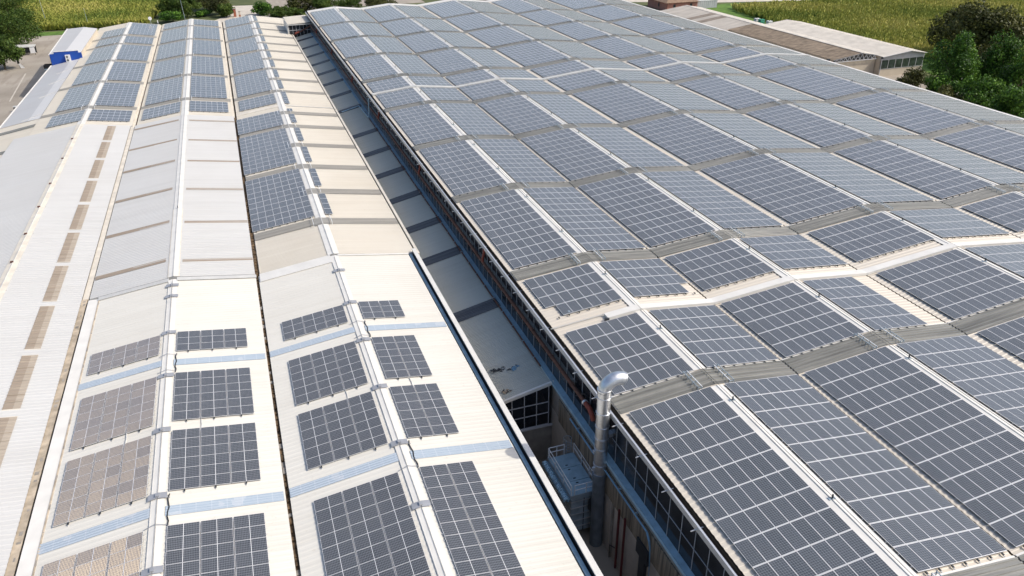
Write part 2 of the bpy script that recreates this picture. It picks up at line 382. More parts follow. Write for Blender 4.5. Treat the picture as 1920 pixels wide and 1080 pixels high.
# ------------------------------------------------------------------ trees
def tree(label, kind, x, y, h, rad, leaf, n=2200, trunk=.18, low=.12, group=None, size=.55, name=None, cat='tree', flat=1.0):
    r = random.Random(int(abs(x*31+y*17))); t = thing(name or ('shrub' if h < 5.5 else 'tree'), label, cat, group, (x, y, GZ))
    tb = MB(); th = h*.55
    tb.tube([(0, 0, -.1), (.1*rad*r.uniform(-1, 1), .1*rad*r.uniform(-1, 1), th*.5), (.15*rad*r.uniform(-1, 1), 0, th)], [h*.022+.05, h*.016+.03, h*.008+.02], 'trunk', 7)
    for i in range(6):
        a = r.uniform(0, 6.28); z = th*r.uniform(.4, .95)
        tb.tube([(0, 0, z), (math.cos(a)*rad*.35, math.sin(a)*rad*.35, z+h*.12), (math.cos(a)*rad*.7, math.sin(a)*rad*.7, z+h*.22)], [h*.008+.02, .04, .02], 'trunk', 5)
    tb.build('trunk', t)
    g = np.random.default_rng(int(abs(x*7+y*13))); c0 = h*(low+(1-low)/2); hz = h*(1-low)/2
    L = []
    for i in range(26):
        v = g.normal(size=3); v /= np.linalg.norm(v); q = g.uniform(.35, .82)
        fz = v[2]*q; taper = 1-.35*max(fz, 0)
        L.append((v[0]*q*rad*taper, v[1]*q*rad*taper*flat, c0+fz*hz, g.uniform(.22, .40)*rad, g.uniform(-.16, .16)))
    L = np.array(L); k = g.integers(0, len(L), n); dv = g.normal(size=(n, 3)); dv /= np.linalg.norm(dv, axis=1)[:, None]
    rr = L[k, 3]*g.uniform(.55, 1.05, n); c = L[k, :3]+dv*rr[:, None]*np.array([1, 1, min(1.15, hz/rad*1.05)])
    c[:, 2] = np.maximum(c[:, 2], .15)
    s = size*g.uniform(.55, 1.3, n); nrm = dv*.7+g.normal(size=(n, 3))*.55; nrm /= np.linalg.norm(nrm, axis=1)[:, None]
    a = np.cross(nrm, g.normal(size=(n, 3))); a /= np.linalg.norm(a, axis=1)[:, None]; bb = np.cross(nrm, a)
    a *= s[:, None]; bb *= s[:, None]*.62
    V = np.stack([c-a*.5, c+bb*.5, c+a*.6, c-bb*.5], 1)
    rnd = np.clip(.5+L[k, 4]*1.4+g.normal(0, .17, n), 0, 1)
    cb = MB(); cb.m(leaf); me = bpy.data.meshes.new('crown'); me.from_pydata(V.reshape(-1, 3).tolist(), [], np.arange(n*4).reshape(-1, 4).tolist())
    at = me.attributes.new('rnd', 'FLOAT', 'FACE'); at.data.foreach_set('value', rnd.astype(np.float32)); me.materials.append(MATS[leaf])
    o = bpy.data.objects.new('crown', me); COL.objects.link(o); o.parent = t
    return t
GT = 'trees beside the large right hall'
tree('tall bright green tree nearest the long shed gable', 0, 138.3, 144.2, 16.5, 7.2, 'leaf_bright', 10400, group=GT, low=.02)
tree('big dark olive tree standing behind the bright green trees', 0, 178, 172, 19, 13, 'leaf_olive', 17000, group=GT, size=.85, low=.0)
tree('bright green tree at the right edge below the olive tree', 0, 150, 141, 17, 7, 'leaf_bright', 8400, group=GT, low=.02)
tree('bright green tree cut by the right edge of the photo', 0, 142.5, 128, 15.2, 6.8, 'leaf_bright', 8400, group=GT, low=.02)
tree('low olive shrub in front of the long shed window', 0, 137.0, 153.5, 6.2, 4.6, 'leaf_olive', 2200, group=GT, low=.0, name='shrub', cat='shrub')
tree('dark green tree close to the roof edge of the right hall', 0, 131.5, 129, 10.5, 5.8, 'leaf_bright', 6400, group=GT, low=.0)
tree('dark bushy tree between shed shrub and roof edge', 0, 124.5, 131.5, 8.2, 5, 'leaf_olive', 5040, group=GT, low=.0)
tree('low dark tree at the foot of the tall bright tree', 0, 131, 139, 8, 5.2, 'leaf_bright', 5600, group=GT, low=.0)
tree('dark tree filling the gap behind the rightmost bright trees', 0, 158, 150, 11, 7, 'leaf_olive', 5760, group=GT, low=.0)
tree('dark tree at the right edge against the roof corner', 0, 127, 117, 10, 6, 'leaf_bright', 6400, group=GT, low=.0)
tree('tree standing right of the rightmost bright tree', 0, 156, 132, 15.5, 7, 'leaf_bright', 6800, group=GT, low=.0)
GL = 'trees left of the yard'
tree('broad green tree overhanging the yard beside the shelter', 0, -88.5, 298, 14, 9.4, 'leaf_mid', 10000, group=GL, low=.05)
tree('dark tree behind the broad yard tree in the top left corner', 0, -95, 328, 17, 10, 'leaf_mid', 9000, group=GL)
tree('lower green tree at the left edge beside the banner', 0, -86.5, 268, 11, 6.4, 'leaf_mid', 7000, group=GL, low=.0)
GB = 'trees and hedges behind the far left hall'
tree('tall dark tree beside the far pole at the field corner', 0, -37.5, 348, 9.5, 6.6, 'leaf_mid', 7040, group=GB, low=.0)
tree('low bright shrub right behind the second ridge of far hall', 0, -42.5, 338.5, 4.6, 5.2, 'leaf_bright', 3960, group=GB, low=.0, name='shrub', cat='shrub')
tree('dark round tree left of the brick gate pillar', 0, -25.5, 351, 8, 5.4, 'leaf_olive', 5280, group=GB, low=.0)
tree('green round bush touching the brick gate pillar', 0, -23, 343, 5.2, 4.5, 'leaf_mid', 4400, group=GB, low=.0, name='shrub', cat='shrub')
tree('small light green bush between two dark trees by the gate', 0, -31.5, 349, 2.8, 4.0, 'leaf_bright', 2640, group=GB, low=.0, name='shrub', cat='shrub')
tree('green hedge bush on the right side of the driveway', 0, -9.0, 343, 5.2, 5.0, 'leaf_bright', 4840, group=GB, low=.0, name='shrub', cat='shrub')
tree('second hedge bush right of the driveway', 0, -3.2, 336, 4.2, 5.0, 'leaf_mid', 4400, group=GB, low=.0, name='shrub', cat='shrub')
tree('hedge bush above the glazed link roof', 0, 2.6, 331.5, 3.8, 5.0, 'leaf_mid', 4400, group=GB, low=.0, name='shrub', cat='shrub')
tree('dark tree beyond the hedge left of the right hall corner', 0, 6.5, 346, 8.5, 7.1, 'leaf_olive', 5720, group=GB, low=.0)
tree('hedge tree behind the far left corner of the right hall', 0, 14.5, 344, 6, 7.1, 'leaf_mid', 5280, group=GB, low=.0)
tree('hedge tree behind the second bay of the right hall', 0, 26, 342, 6, 7.1, 'leaf_mid', 5280, group=GB, low=.0)
tree('dark hedge tree behind the third bay of the right hall', 0, 38, 340, 6, 7.1, 'leaf_olive', 5280, group=GB, low=.0)

tree('dark hedge tree left of the pale driveway, behind the brick pillar', 0, -30, 366, 8, 6.5, 'leaf_olive', 5000, group=GB, low=.0)
tree('dark hedge tree right of the pond road behind the right hall', 0, 12, 356, 9, 7, 'leaf_olive', 5000, group=GB, low=.0)
tree('second dark tree at the field corner, left of the far pole', 0, -44, 352, 8, 5.5, 'leaf_mid', 5000, group=GB, low=.0)

# ------------------------------------------------------------------ the large right hall
def rot_of(x0, z0, x1, z1): return -math.atan2(z1-z0, x1-x0)
RX = [0, 8.15, 16, 24.9, 33.81, 45.1, 56.17, 65.31, 74.63, 85.73, 97.05]
RZ = [.06, .88, 0, .9, 0, 1.19, 0, .91, 0, 1.12, 0]
RY0, RY1 = -8, 252.5
RS = [-1.6, 20.8, 43.4, 66.7, 89.1, 111.2, 133.5, 156, 178.2, 200.8, 223.4]
hall = thing('factory_hall', 'very large hall covered in solar arrays filling the right half', 'factory hall')
rail_mb = None
for k in range(5):
    xl, xr_, xr = RX[2*k], RX[2*k+1], RX[2*k+2]; zl, zm, zr = RZ[2*k], RZ[2*k+1], RZ[2*k+2]
    b = MB(); g = .08
    b.corr(xl+(g if k else 0), zl, xr_, zm, RY0, RY1, .5, .035, 'right_sheet'); b.corr(xr_, zm, xr-g, zr, RY0, RY1, .5, .035, 'right_sheet')
    b.face([(xl+g, RY0, zl-.3), (xr_, RY0, zm-.3), (xr_, RY1, zm-.3), (xl+g, RY1, zl-.3)], 'concrete'); b.face([(xr_, RY0, zm-.3), (xr-g, RY0, zr-.3), (xr-g, RY1, zr-.3), (xr_, RY1, zm-.3)], 'concrete')
    roof = b.build('roof', hall)
    for yc in RS:
        b = MB(); w = 1.04
        b.corr(xl+g, zl, xr_, zm, yc-w, yc+w, .35, .07, 'grp_grey', .085); b.corr(xr_, zm, xr-g, zr, yc-w, yc+w, .35, .07, 'grp_grey', .085)
        b.slab(xl+g, zl, xr_-.6, zm-.6*(zm-zl)/(xr_-xl), yc+w+.02, yc+w+.16, .05, 'cap_white', .04)
        b.slab(xr_+.6, zm-.6*(zm-zr)/(xr-xr_), xr-g, zr, yc+w+.02, yc+w+.16, .05, 'cap_white', .04)
        b.build('skylight', roof)
        # fall-protection bars laid across the strip on both sides of the ridge
        for sx in (-1, 1):
            b = MB(); zz = zm-1.25*((zm-zl)/(xr_-xl) if sx < 0 else (zm-zr)/(xr-xr_))
            for q, dx in enumerate((0, .34)):
                X = xr_+sx*(1.25+dx)
                b.bar((X, yc-w-.15, zz+.36), (X, yc+w+.15, zz+.36), .05, 'rail' if q == 0 else 'galv')
            for yy in (yc-w-.1, yc-.3, yc+.4, yc+w+.1):
                b.bar((xr_+sx*1.25, yy, zz+.05), (xr_+sx*1.25, yy, zz+.40), .05, 'galv'); b.bar((xr_+sx*1.59, yy, zz+.05), (xr_+sx*1.59, yy, zz+.40), .05, 'galv')
                b.bar((xr_+sx*1.25, yy, zz+.30), (xr_+sx*1.59, yy, zz+.30), .04, 'galv')
            b.build('guard_rail', roof)
    b = MB(); hw = .55                           # ridge cap in lengths between the strips, with the safety line along it
    ys = [RY0]+[v for yc in RS for v in (yc-1.2, yc+1.2)]+[RY1]
    for i in range(0, len(ys), 2):
        if ys[i+1]-ys[i] < .5: continue
        b.slab(xr_-hw, zm-hw*(zm-zl)/(xr_-xl), xr_-.03, zm, ys[i], ys[i+1], .03, 'cap_white', .06); b.slab(xr_+.03, zm, xr_+hw, zm-hw*(zm-zr)/(xr-xr_), ys[i], ys[i+1], .03, 'cap_white', .06)
        b.box(xr_-.035, xr_+.035, ys[i], ys[i+1], zm+.06, zm+.12, 'cap_grey')
    y = RY0+4
    if k < 3:
        for yy in np.arange(18, 118, .5):
            if all(abs(yy-yc) > 1.3 for yc in RS): X = xr_-hw-.035; Z = zm+(X-xr_)*(zm-zl)/(xr_-xl); b.slab(X-.03, Z-.03*(zm-zl)/(xr_-xl), X+.03, Z+.03*(zm-zl)/(xr_-xl), yy, yy+.27, .02, 'dark_gutter_and_shade', .038)  # dark dashes painted in for the shade of the rib gaps under the cap
    b.build('ridge_cap', roof)
    b = MB()
    b.bar((xr_+.1, RY0, zm+.24), (xr_+.1, RY1, zm+.24), .025, 'dark_metal')
    for yy in np.arange(6.5, 250, 11.2): b.box(xr_+.07, xr_+.13, yy-.05, yy+.05, zm+.05, zm+.42, 'dark_metal'); b.box(xr_-.2, xr_+.3, yy-.12, yy+.12, zm+.09, zm+.12, 'galv')
    b.build('safety_line', roof)
    if k < 4:                                    # valley gutter to the right of this bay
        b = MB(); b.box(xr-.12, xr+.12, RY0, RY1, -.22, -.16, 'dirt_gutter'); b.box(xr-.14, xr-.11, RY0, RY1, -.20, -.02, 'dirt_gutter'); b.box(xr+.11, xr+.14, RY0, RY1, -.20, -.02, 'dirt_gutter')
        b.build('valley_gutter', roof)
    b = MB()                                     # white verge sheets at the far end
    b.slab(xl+.05, zl, xr_, zm, 249.9, 252.9, .06, 'cap_white', .05); b.slab(xr_, zm, xr-.05, zr, 249.9, 252.9, .06, 'cap_white', .05)
    b.build('verge_flashing', roof)
for yc, hwid in ((55.16, .42), (145.2, .5)):      # white fire-wall cappings that cross all bays
    b = MB()
    for i in range(10):
        x0, x1 = RX[i], RX[i+1]; z0, z1 = RZ[i], RZ[i+1]
        if i == 0 and yc < 60: x0, z0 = 4.9, RZ[0]+(4.9/8.15)*(RZ[1]-RZ[0])
        b.slab(x0, z0, x1, z1, yc-hwid, yc+hwid, .26, 'cap_white' if yc < 60 else 'cap_grey', .04)
        b.slab(x0, z0, x1, z1, yc+hwid+.25, yc+hwid+.30, .03, 'cap_grey', .05)
    if yc < 60: b.bar((-.3, yc+.5, .2), (4.9, yc+.5, .72), .06, 'cap_grey'); b.box(4.55, 4.95, yc-.55, yc-.35, .5, .85, 'dark_metal'); b.box(2.2, 2.5, yc+2.3, yc+2.6, .25, .5, 'galv')
    b.build('roof_capping', hall)
b = MB(); b.box(96.9, 97.5, RY0, RY1, -.1, .12, 'cap_white'); b.build('eave_flashing', hall)
b = MB()                                        # eave gutter over the lane
b.box(-.36, -.02, RY0, RY1, -.34, -.30, 'dark_gutter_and_shade'); b.box(-.03, .10, RY0, RY1, -.34, -.06, 'dark_gutter_and_shade'); b.box(-.50, -.36, RY0, RY1, -.46, .0, 'alu')
b.build('gutter', hall)
for yy in np.arange(30.5, 175, 3.73):
    b = MB(); b.bar((-.95, yy, -.28), (-.05, yy, -.20), .055, 'alu'); b.build('gutter_bracket', hall)
b = MB()                                        # lane wall: concrete panels under the window band
for i, y in enumerate(np.arange(RY0, RY1, 2.5)): b.box(-.55, -.2, y+.015, min(y+2.485, RY1), GZ, -7.6, 'panel_wall')
b.box(-.5, -.2, RY0, RY1, GZ, -5.0, 'concrete'); b.box(-.62, .25, RY0, RY1, -5.2, -4.5, 'concrete')
b.box(96.4, 97.0, RY0, RY1, GZ, -.1, 'panel_wall'); b.box(-.2, 97, RY1-.6, RY1-.2, GZ, -.35, 'panel_wall'); b.box(-.2, 97, RY0+.2, RY0+.6, GZ, -.35, 'panel_wall')
b.build('wall', hall)
b = MB(); b.box(-.72, -.56, RY0, 52.5, -7.6, -5.25, 'fringe'); b.build('stained_band', hall)
b = MB(); b.box(-.78, -.24, RY0, RY1, -4.42, -4.30, 'blue_steel'); b.box(-.80, -.76, RY0, RY1, -4.62, -4.30, 'blue_steel'); b.build('sill', hall)
wy = np.linspace(RY0, RY1, 24)
for i in range(23):
    y0, y1 = wy[i], wy[i+1]; b = MB(); nm = 7; p = (y1-y0)/nm
    for j in range(nm): b.box(-.30, -.22, y0+j*p-.025, y0+j*p+.025, -4.3, -.35, 'frame_grey')
    b.box(-.31, -.23, y0, y1, -2.40, -2.36, 'frame_grey'); b.box(-.31, -.23, y0, y1, -.47, -.36, 'frame_grey')
    w = b.build('window', hall)
    g2 = MB(); g2.box(-.26, -.20, y0, y1, -4.3, -.36, 'window_glass'); g2.build('pane', w)
b = MB()                                        # rusty rain-water collector under the gutter
b.tube([(-.62, 46.6, -2.0), (-.62, 250, -2.0)], .17, 'rust', 10)
for yy in np.arange(50, 250, 4.6): b.tube([(-.62, yy-.06, -2.0), (-.62, yy+.06, -2.0)], .21, 'rust', 10)
pipe = b.build('collector_pipe', hall)
for yy in (75.1, 105.6, 136.5, 165.6, 196, 226):
    b = MB(); b.tube([(-.42, yy, -.4), (-.45, yy, -.9), (-.62, yy, -1.5), (-.62, yy, -2.0)], .15, 'rust_red', 9); b.build('downpipe', hall)
b = MB(); b.tube([(-.62, 47.2, -2.0), (-.62, 46.4, -2.0), (-.62, 45.9, -2.25), (-.55, 45.7, -2.7)], .21, 'rust_red', 10); b.tube([(-.62, 47.35, -2), (-.62, 47.15, -2)], .26, 'alu', 10); b.build('pipe_elbow', hall)
b = MB(); b.tube([(-.95, 56.5, -4.12), (-.95, 150, -4.12)], .085, 'rust', 8)
for yy in np.arange(58, 150, 3.1): b.box(-1.05, -.8, yy-.04, yy+.04, -4.3, -4.02, 'galv')
b.build('thin_pipe', hall)
b = MB(); b.tube([(-.90, 35.6, -5.2), (-.90, 42.0, -5.2), (-.90, 49.5, -5.2)], .075, 'pipe_blue', 8)
for yy in (37.5, 40.2, 45, 48): b.box(-.95, -.6, yy-.04, yy+.04, -5.3, -5.1, 'galv')
b.tube([(-.90, 35.6, -5.2), (-.92, 35.2, -5.6), (-.90, 35.0, -6.2), (-.88, 34.9, -7.6), (-.85, 34.8, -10.5)], [.085, .09, .06, .035, .03], 'pipe_blue', 7); b.build('blue_pipe', hall)
for yy in (40.0, 39.0):
    b = MB(); b.tube([(-.78, yy, -7.1), (-.78, yy, -13.3)], .1, 'red_paint', 8); b.build('downpipe', hall)
b = MB(); b.box(-.82, -.56, 35.7, 36.5, GZ, -8.4, 'dark_metal'); b.box(-.85, -.56, 35.3, 37.0, -8.4, -7.0, 'dark_metal'); b.build('cable_duct', hall)
b = MB()
for y in (44.6, 47.4, 41.3): b = MB(); b.box(-.70, -.55, y-.10, y+.10, GZ, -7.6, 'concrete'); b.build('pilaster', hall)
b = MB(); b.bar((-.75, 41.2, -12.0), (-.75, 41.2, GZ), .05, 'dark_metal'); b.bar((-.75, 41.2, -12.0), (-.6, 40.6, -11.8), .05, 'dark_metal'); b.build('wall_bracket', hall)

# ------------------------------------------------------------------ the left halls
ZR, ZV = -3.02, -4.22
def bay(parent, x0, z0, xm, zm, x1, z1, y0, y1, mat, cap, capw=.65, h=.04, pitch=.33, off=0, capm=None, box=True):
    b = MB(); b.corr(x0, z0, xm, zm, y0, y1, pitch, h, mat, off); b.corr(xm, zm, x1, z1, y0, y1, pitch, h, mat, off)
    b.face([(x0, y0, z0-.25), (xm, y0, zm-.25), (xm, y1, zm-.25), (x0, y1, z0-.25)], 'concrete'); b.face([(xm, y0, zm-.25), (x1, y0, z1-.25), (x1, y1, z1-.25), (xm, y1, zm-.25)], 'concrete')
    for (xa, za, xb, zb) in ((x0, z0, xm, zm), (xm, zm, x1, z1)):
        for yy in (y0, y1): b.face([(xa, yy, za-.25), (xb, yy, zb-.25), (xb, yy, zb+.02+off), (xa, yy, za+.02+off)], 'cap_grey')
    r = b.build('roof', parent)
    sl, sr = (zm-z0)/(xm-x0), (z1-zm)/(x1-xm); b = MB()
    b.slab(xm-capw, zm-capw*sl, xm, zm, y0, y1, .03, cap, h+off+.01); b.slab(xm, zm, xm+capw, zm+capw*sr, y0, y1, .03, capm or cap, h+off+.01)
    [b.box(xm-.05, xm+.05, y0, y1, zm+h+off, zm+h+off+.09, 'cap_grey') for _ in range(int(box))]; b.build('ridge_cap', r)
    return r
def skl(parent, x0, z0, x1, z1, yc, w, mat, off=.07, pitch=.3, h=.05, name='skylight'):
    b = MB(); b.corr(x0, z0, x1, z1, yc-w/2, yc+w/2, pitch, h, mat, off); return b.build(name, parent)
def lerp(x0, z0, x1, z1, x): return z0+(z1-z0)*(x-x0)/(x1-x0)
# far hall: three bays; the third one runs on toward the viewer
far = thing('factory_hall', 'far left hall with three cream ridges covered in solar arrays', 'factory hall')
FX = [-59.7, -50.96, -42.25, -33.40, -24.66, -15.84, -6.12]
FZ = [ZV, ZR, ZV, ZR, ZV, ZR, -4.5]
FY0, FY1 = 155.8, 272.5
fb = [bay(far, FX[0]+.05, ZV, FX[1], ZR, FX[2]-.35, ZV+.05, FY0, FY1, 'cream_sheet', 'cap_white'),
      bay(far, FX[2]+.35, ZV+.05, FX[3], ZR, FX[4]-.30, ZV+.045, FY0, FY1, 'cream_sheet', 'cap_white'),
      bay(far, FX[4]+.30, ZV+.045, FX[5], ZR, FX[6], -4.5, 85.2, FY1, 'cream_sheet', 'cap_white')]
for i, x in ((2, FX[2]), (4, FX[4])):
    b = MB(); y0 = FY0 if i == 2 else 85.2
    b.box(x-.4, x+.4, y0, FY1, ZV-.35, ZV-.28, 'dirt_gutter'); b.box(x-.42, x-.36, y0, FY1, ZV-.3, ZV+.10, 'cap_beige'); b.box(x+.36, x+.42, y0, FY1, ZV-.3, ZV+.10, 'cap_beige')
    b.box(x-.34, x+.0, FY0, FY1, ZV-.26, ZV-.20, 'cap_beige'); b.build('valley_gutter', far)
b = MB(); b.box(FX[6]-.02, FX[6]+.16, 85, 243, -4.78, -4.60, 'dark_gutter_and_shade'); b.box(FX[6]+.16, FX[6]+.5, 85, 243, -4.85, -4.44, 'cap_beige'); b.build('gutter', far)
S1 = (168.2, 190.6, 213.5, 236.2, 249.5); S2 = (168.2, 190.6, 213.5, 236.6, 259); S3L = (168.2, 190.6, 212.9, 234.3, 256.5)
for yc in S1: skl(fb[0], FX[0]+.1, ZV, FX[1]-.1, ZR-.015, yc, 2.0, 'grp_cream'); skl(fb[0], FX[1]+.1, ZR-.015, FX[2]-.4, ZV+.06, yc, 2.0, 'grp_cream')
for yc in S2: skl(fb[1], FX[2]+.4, ZV+.06, FX[3]-.1, ZR-.015, yc, 2.0, 'grp_cream'); skl(fb[1], FX[3]+.1, ZR-.015, FX[4]-.35, ZV+.06, yc, 2.0, 'grp_cream')
for yc in S3L+(141.1, 118.4, 95.9): skl(fb[2], FX[4]+.35, ZV+.055, FX[5]-.1, ZR-.015, yc, 2.1, 'grp_cream')
S3R = (95.6, 107, 118.2, 129.6, 141.2, 150.6, 168.2, 179.6, 190.6, 202, 213, 223.8, 235.4, 247, 259.4)
for yc in S3R: skl(fb[2], FX[5]+.1, ZR-.015, FX[6]-.05, -4.49, yc, 2.0, 'grp_cream')
def bridge_cap(parent, x, z, yc, sl, w=2.1):       # clear sheet that carries the strip over the ridge, with its two bars
    b = MB()
    b.slab(x-.95, z-.95*sl, x, z, yc-w/2, yc+w/2, .025, 'grp_cream', .10); b.slab(x, z, x+.95, z-.95*sl, yc-w/2, yc+w/2, .025, 'grp_cream', .10)
    for s in (-1, 1): b.bar((x+s*1.15, yc-w/2-.2, z+.28), (x+s*1.15, yc+w/2+.2, z+.28), .05, 'rail'); b.bar((x+s*1.15, yc-w/2-.2, z-.12), (x+s*1.15, yc-w/2-.2, z+.3), .05, 'rail'); b.bar((x+s*1.15, yc+w/2+.2, z-.12), (x+s*1.15, yc+w/2+.2, z+.3), .05, 'rail')
    b.build('skylight_ridge', parent)
for yc in S1: bridge_cap(fb[0], FX[1], ZR, yc, .149)
for yc in S2: bridge_cap(fb[1], FX[3], ZR, yc, .149)
for yc in S3R: bridge_cap(fb[2], FX[5], ZR, yc, .15)
b = MB(); b.slab(FX[4]+.3, ZV+.045, FX[5]-.6, ZR-.09, 155.6, 157.0, .05, 'cap_beige', .045); b.slab(FX[5]+.6, ZR-.1, FX[6], -4.5, 155.9, 156.2, .05, 'cap_grey', .045); b.build('roof_joint', far)
b = MB(); b.box(-59.5, -6.3, FY1-.5, FY1-.1, GZ, -4.55, 'panel_wall'); b.box(-59.7, -59.4, 156.2, FY1-.5, GZ, -4.55, 'panel_wall'); b.box(-6.4, -6.1, 85.6, 243, GZ, -4.9, 'panel_wall'); b.build('wall', far)

# middle hall
mid = thing('factory_hall', 'white middle hall without panels, brown rooflight strips, left of the solar arrays', 'factory hall')
mb1 = bay(mid, -62.0, -4.58, FX[1], ZR+.02, FX[2]-.62, ZV+.11, 4, 155.7, 'mid_sheet', 'cap_beige', .55, off=.05, pitch=.5)
mb2 = bay(mid, FX[2]+.12, ZV+.02, FX[3], ZR+.02, FX[4]-.2, ZV+.04, 85.3, 155.7, 'mid_sheet', 'cap_white', .5, off=.05, pitch=.5)
y = 154.9
while y > 6:
    x0, x1 = -46.55, -45.2; z0, z1 = lerp(FX[1], ZR, FX[2], ZV, x0), lerp(FX[1], ZR, FX[2], ZV, x1)
    b = MB(); xm_ = x0+.78; zm_ = lerp(FX[1], ZR, FX[2], ZV, xm_)
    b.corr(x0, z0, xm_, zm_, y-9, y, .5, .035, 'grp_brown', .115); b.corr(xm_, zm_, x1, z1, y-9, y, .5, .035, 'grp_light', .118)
    for yy in (y-9, y): b.slab(x0, z0, x1, z1, yy-.06, yy+.06, .03, 'cap_beige', .10)
    for k_ in range(1, 8): b.slab(x0, z0, x1, z1, y-k_*1.125-.015, y-k_*1.125+.015, .012, 'stain', .15)
    b.build('skylight', mb1); y -= 10.12
for yc in (152.4, 139.7, 128.1, 115.0, 102.2, 90.1):
    skl(mb2, FX[2]+.2, ZV+.03, -34.35, lerp(FX[2], ZV, FX[3], ZR, -34.35), yc+.3, .95, 'grp_brown', .10, .3, .03)
    skl(mb2, -32.55, lerp(FX[3], ZR, FX[4], ZV, -32.55), FX[4]-.25, ZV+.02, yc-.6, .85, 'grp_brown', .10, .3, .03)
b = MB(); b.slab(-34.0, ZR-.1, -33.42, ZR-.01, 85.3, 106.5, .03, 'cap_beige', .12); b.slab(-33.38, ZR-.01, -32.8, ZR-.1, 85.3, 106.5, .03, 'cap_beige', .12); b.box(-33.42, -33.36, 106.4, 106.6, ZR, ZR+.5, 'dark_metal'); b.build('ridge_sheet', mid)
b = MB(); b.box(FX[2]-.66, FX[2]-.10, 4, 85.5, ZV-.20, ZV+.045, 'stain'); b.box(FX[2]-.62, FX[2]-.02, 85.5, 155.6, ZV-.2, ZV+.0, 'cap_beige'); b.box(FX[2]-.10, FX[2]+.04, 4, 155.6, ZV-.3, ZV-.08, 'dark_gutter_and_shade')
for yy in np.arange(45, 85, .83):
    if rng.random() < .3: b.box(FX[2]-.55+rng.random()*.2, FX[2]-.25+rng.random()*.1, yy, yy+.2+rng.random()*.3, ZV+.045, ZV+.06, 'concrete')
b.build('valley_gutter', mid)
b = MB(); b.box(FX[4]-.16, FX[4]+.26, 85.3, 155.6, ZV-.3, ZV-.14, 'dirt_gutter')
for yy in np.arange(85.6, 111, .8): b.box(FX[4]-.2+rng.random()*.06, FX[4]+.05+rng.random()*.2, yy, yy+.35+rng.random()*.4, ZV-.15, ZV-.02+rng.random()*.03, 'dirt_gutter')
b.build('valley_gutter', mid)
# thin clamps and ties on the first ridge
for yy in (52, 60, 66.5, 72, 81, 88, 95.5, 104, 113.5, 123, 135, 146): b = MB(); b.bar((FX[1]-1.1, yy, ZR-.05), (FX[1]+.7, yy+.25, ZR+.02), .07, 'cap_grey'); b.box(FX[1]-.25, FX[1]+.05, yy-.1, yy+.15, ZR+.05, ZR+.3, 'rust'); b.build('ridge_tie', mid)
b = MB(); b.box(-61.8, -61.5, 4, 155.6, GZ, -4.75, 'panel_wall'); b.box(-61.5, -42.3, 4.1, 4.5, GZ, -4.6, 'panel_wall'); b.box(-61.5, -24.8, 155.2, 155.6, -9, -4.6, 'panel_wall'); b.build('wall', mid)

# front hall
front = thing('factory_hall', 'bright white front hall with blue rooflight strips, bottom left', 'factory hall')
NX = [-41.1, -33.42, -24.66, -15.86, -7.12]
nb1 = bay(front, NX[0], lerp(FX[2], ZV, FX[3], ZR, NX[0]), NX[1], ZR, NX[2]-.16, ZV+.02, 8, 84.6, 'front_sheet', 'cap_white', .45, .015, .5, .08, box=False)
nb2 = bay(front, NX[2]+.16, ZV+.02, NX[3], ZR, NX[4], -4.28, 8, 84.6, 'front_sheet', 'cap_white', .45, .015, .5, .08, box=False)
for nb, (xa, za, xb, zb, xc, zc) in ((nb1, (NX[0], -4.08, NX[1], ZR, NX[2]-.16, ZV+.02)), (nb2, (NX[2]+.16, ZV+.02, NX[3], ZR, NX[4], -4.28))):
    for yc in (67.0, 46.95, 26.9):
        skl(nb, xa+.05, za, xb-.42, lerp(xa, za, xb, zb, xb-.42), yc+.05, 1.02, 'polycarb', .135, .26, .03); skl(nb, xb+.55, lerp(xb, zb, xc, zc, xb+.55), xc-.12, zc+.02, yc-.1, 1.02, 'polycarb', .135, .26, .03)
    for i, yy in enumerate((80.4, 72.5, 64.7, 56.5, 48.5, 41.3, 33.5)+((83.0,) if nb is nb1 else ())):
        b = MB(); sl = .149
        b.slab(xb-.62, zb-.62*sl, xb, zb, yy-.3, yy+.3, .02, 'saddle', .22); b.slab(xb, zb, xb+.62, zb-.62*sl, yy-.3, yy+.3, .02, 'saddle', .22)
        b.box(xb-.13, xb+.13, yy-.16, yy+.16, zb+.2, zb+.33, 'saddle'); b.build('ridge_saddle', nb)
    b = MB(); b.bar((xb-.42, 8, zb+.10), (xb-.42, 84, zb+.10), .025, 'cap_grey'); b.bar((xb-.02, 8, zb+.16), (xb-.02, 84, zb+.16), .03, 'cap_grey')
    for yy in (68.2, 48.2, 45.4, 65.4): b.bar((xb-.75, yy, zb+.06), (xb, yy+.1, zb+.27), .035, 'saddle'); b.bar((xb, yy+.1, zb+.27), (xb+.85, yy, zb+.06), .035, 'saddle')
    for y0, y1 in ((65.2, 68.4), (45.3, 48.6)):
        pts = [(xb+.75+.06*math.sin(i*1.9), y0+(y1-y0)*i/7, zb+.06) for i in range(8)]; b.tube(pts, .045, 'cable', 6)
    b.build('solar_cable', nb)
b = MB()
for y0, y1, dx in ((56.35, 57.55, 0), (56.2, 57.5, .05)):
    pass
for (x, z) in ((-30.55, -3.35), (-36.2, -3.3), (-18.7, -3.35), (-13.05, -3.35)): b.tube([(x, 56.1, z+.06), (x+.05, 56.8, z+.07), (x, 57.6, z+.06)], .04, 'cap_grey', 6)
b.build('solar_cable', front)
b = MB(); b.box(-42.12, -41.08, 8, 84.7, -4.5, -3.98, 'cap_white'); b.box(-41.10, -40.98, 8, 84.7, -4.3, -3.93, 'stain')
for yy in np.arange(10, 84, 3.1): yy += rng.random()*2; b.box(-41.05, -40.97, yy, yy+.6*rng.random(), -4.0, -3.91, 'concrete')
b.build('edge_flashing', front)
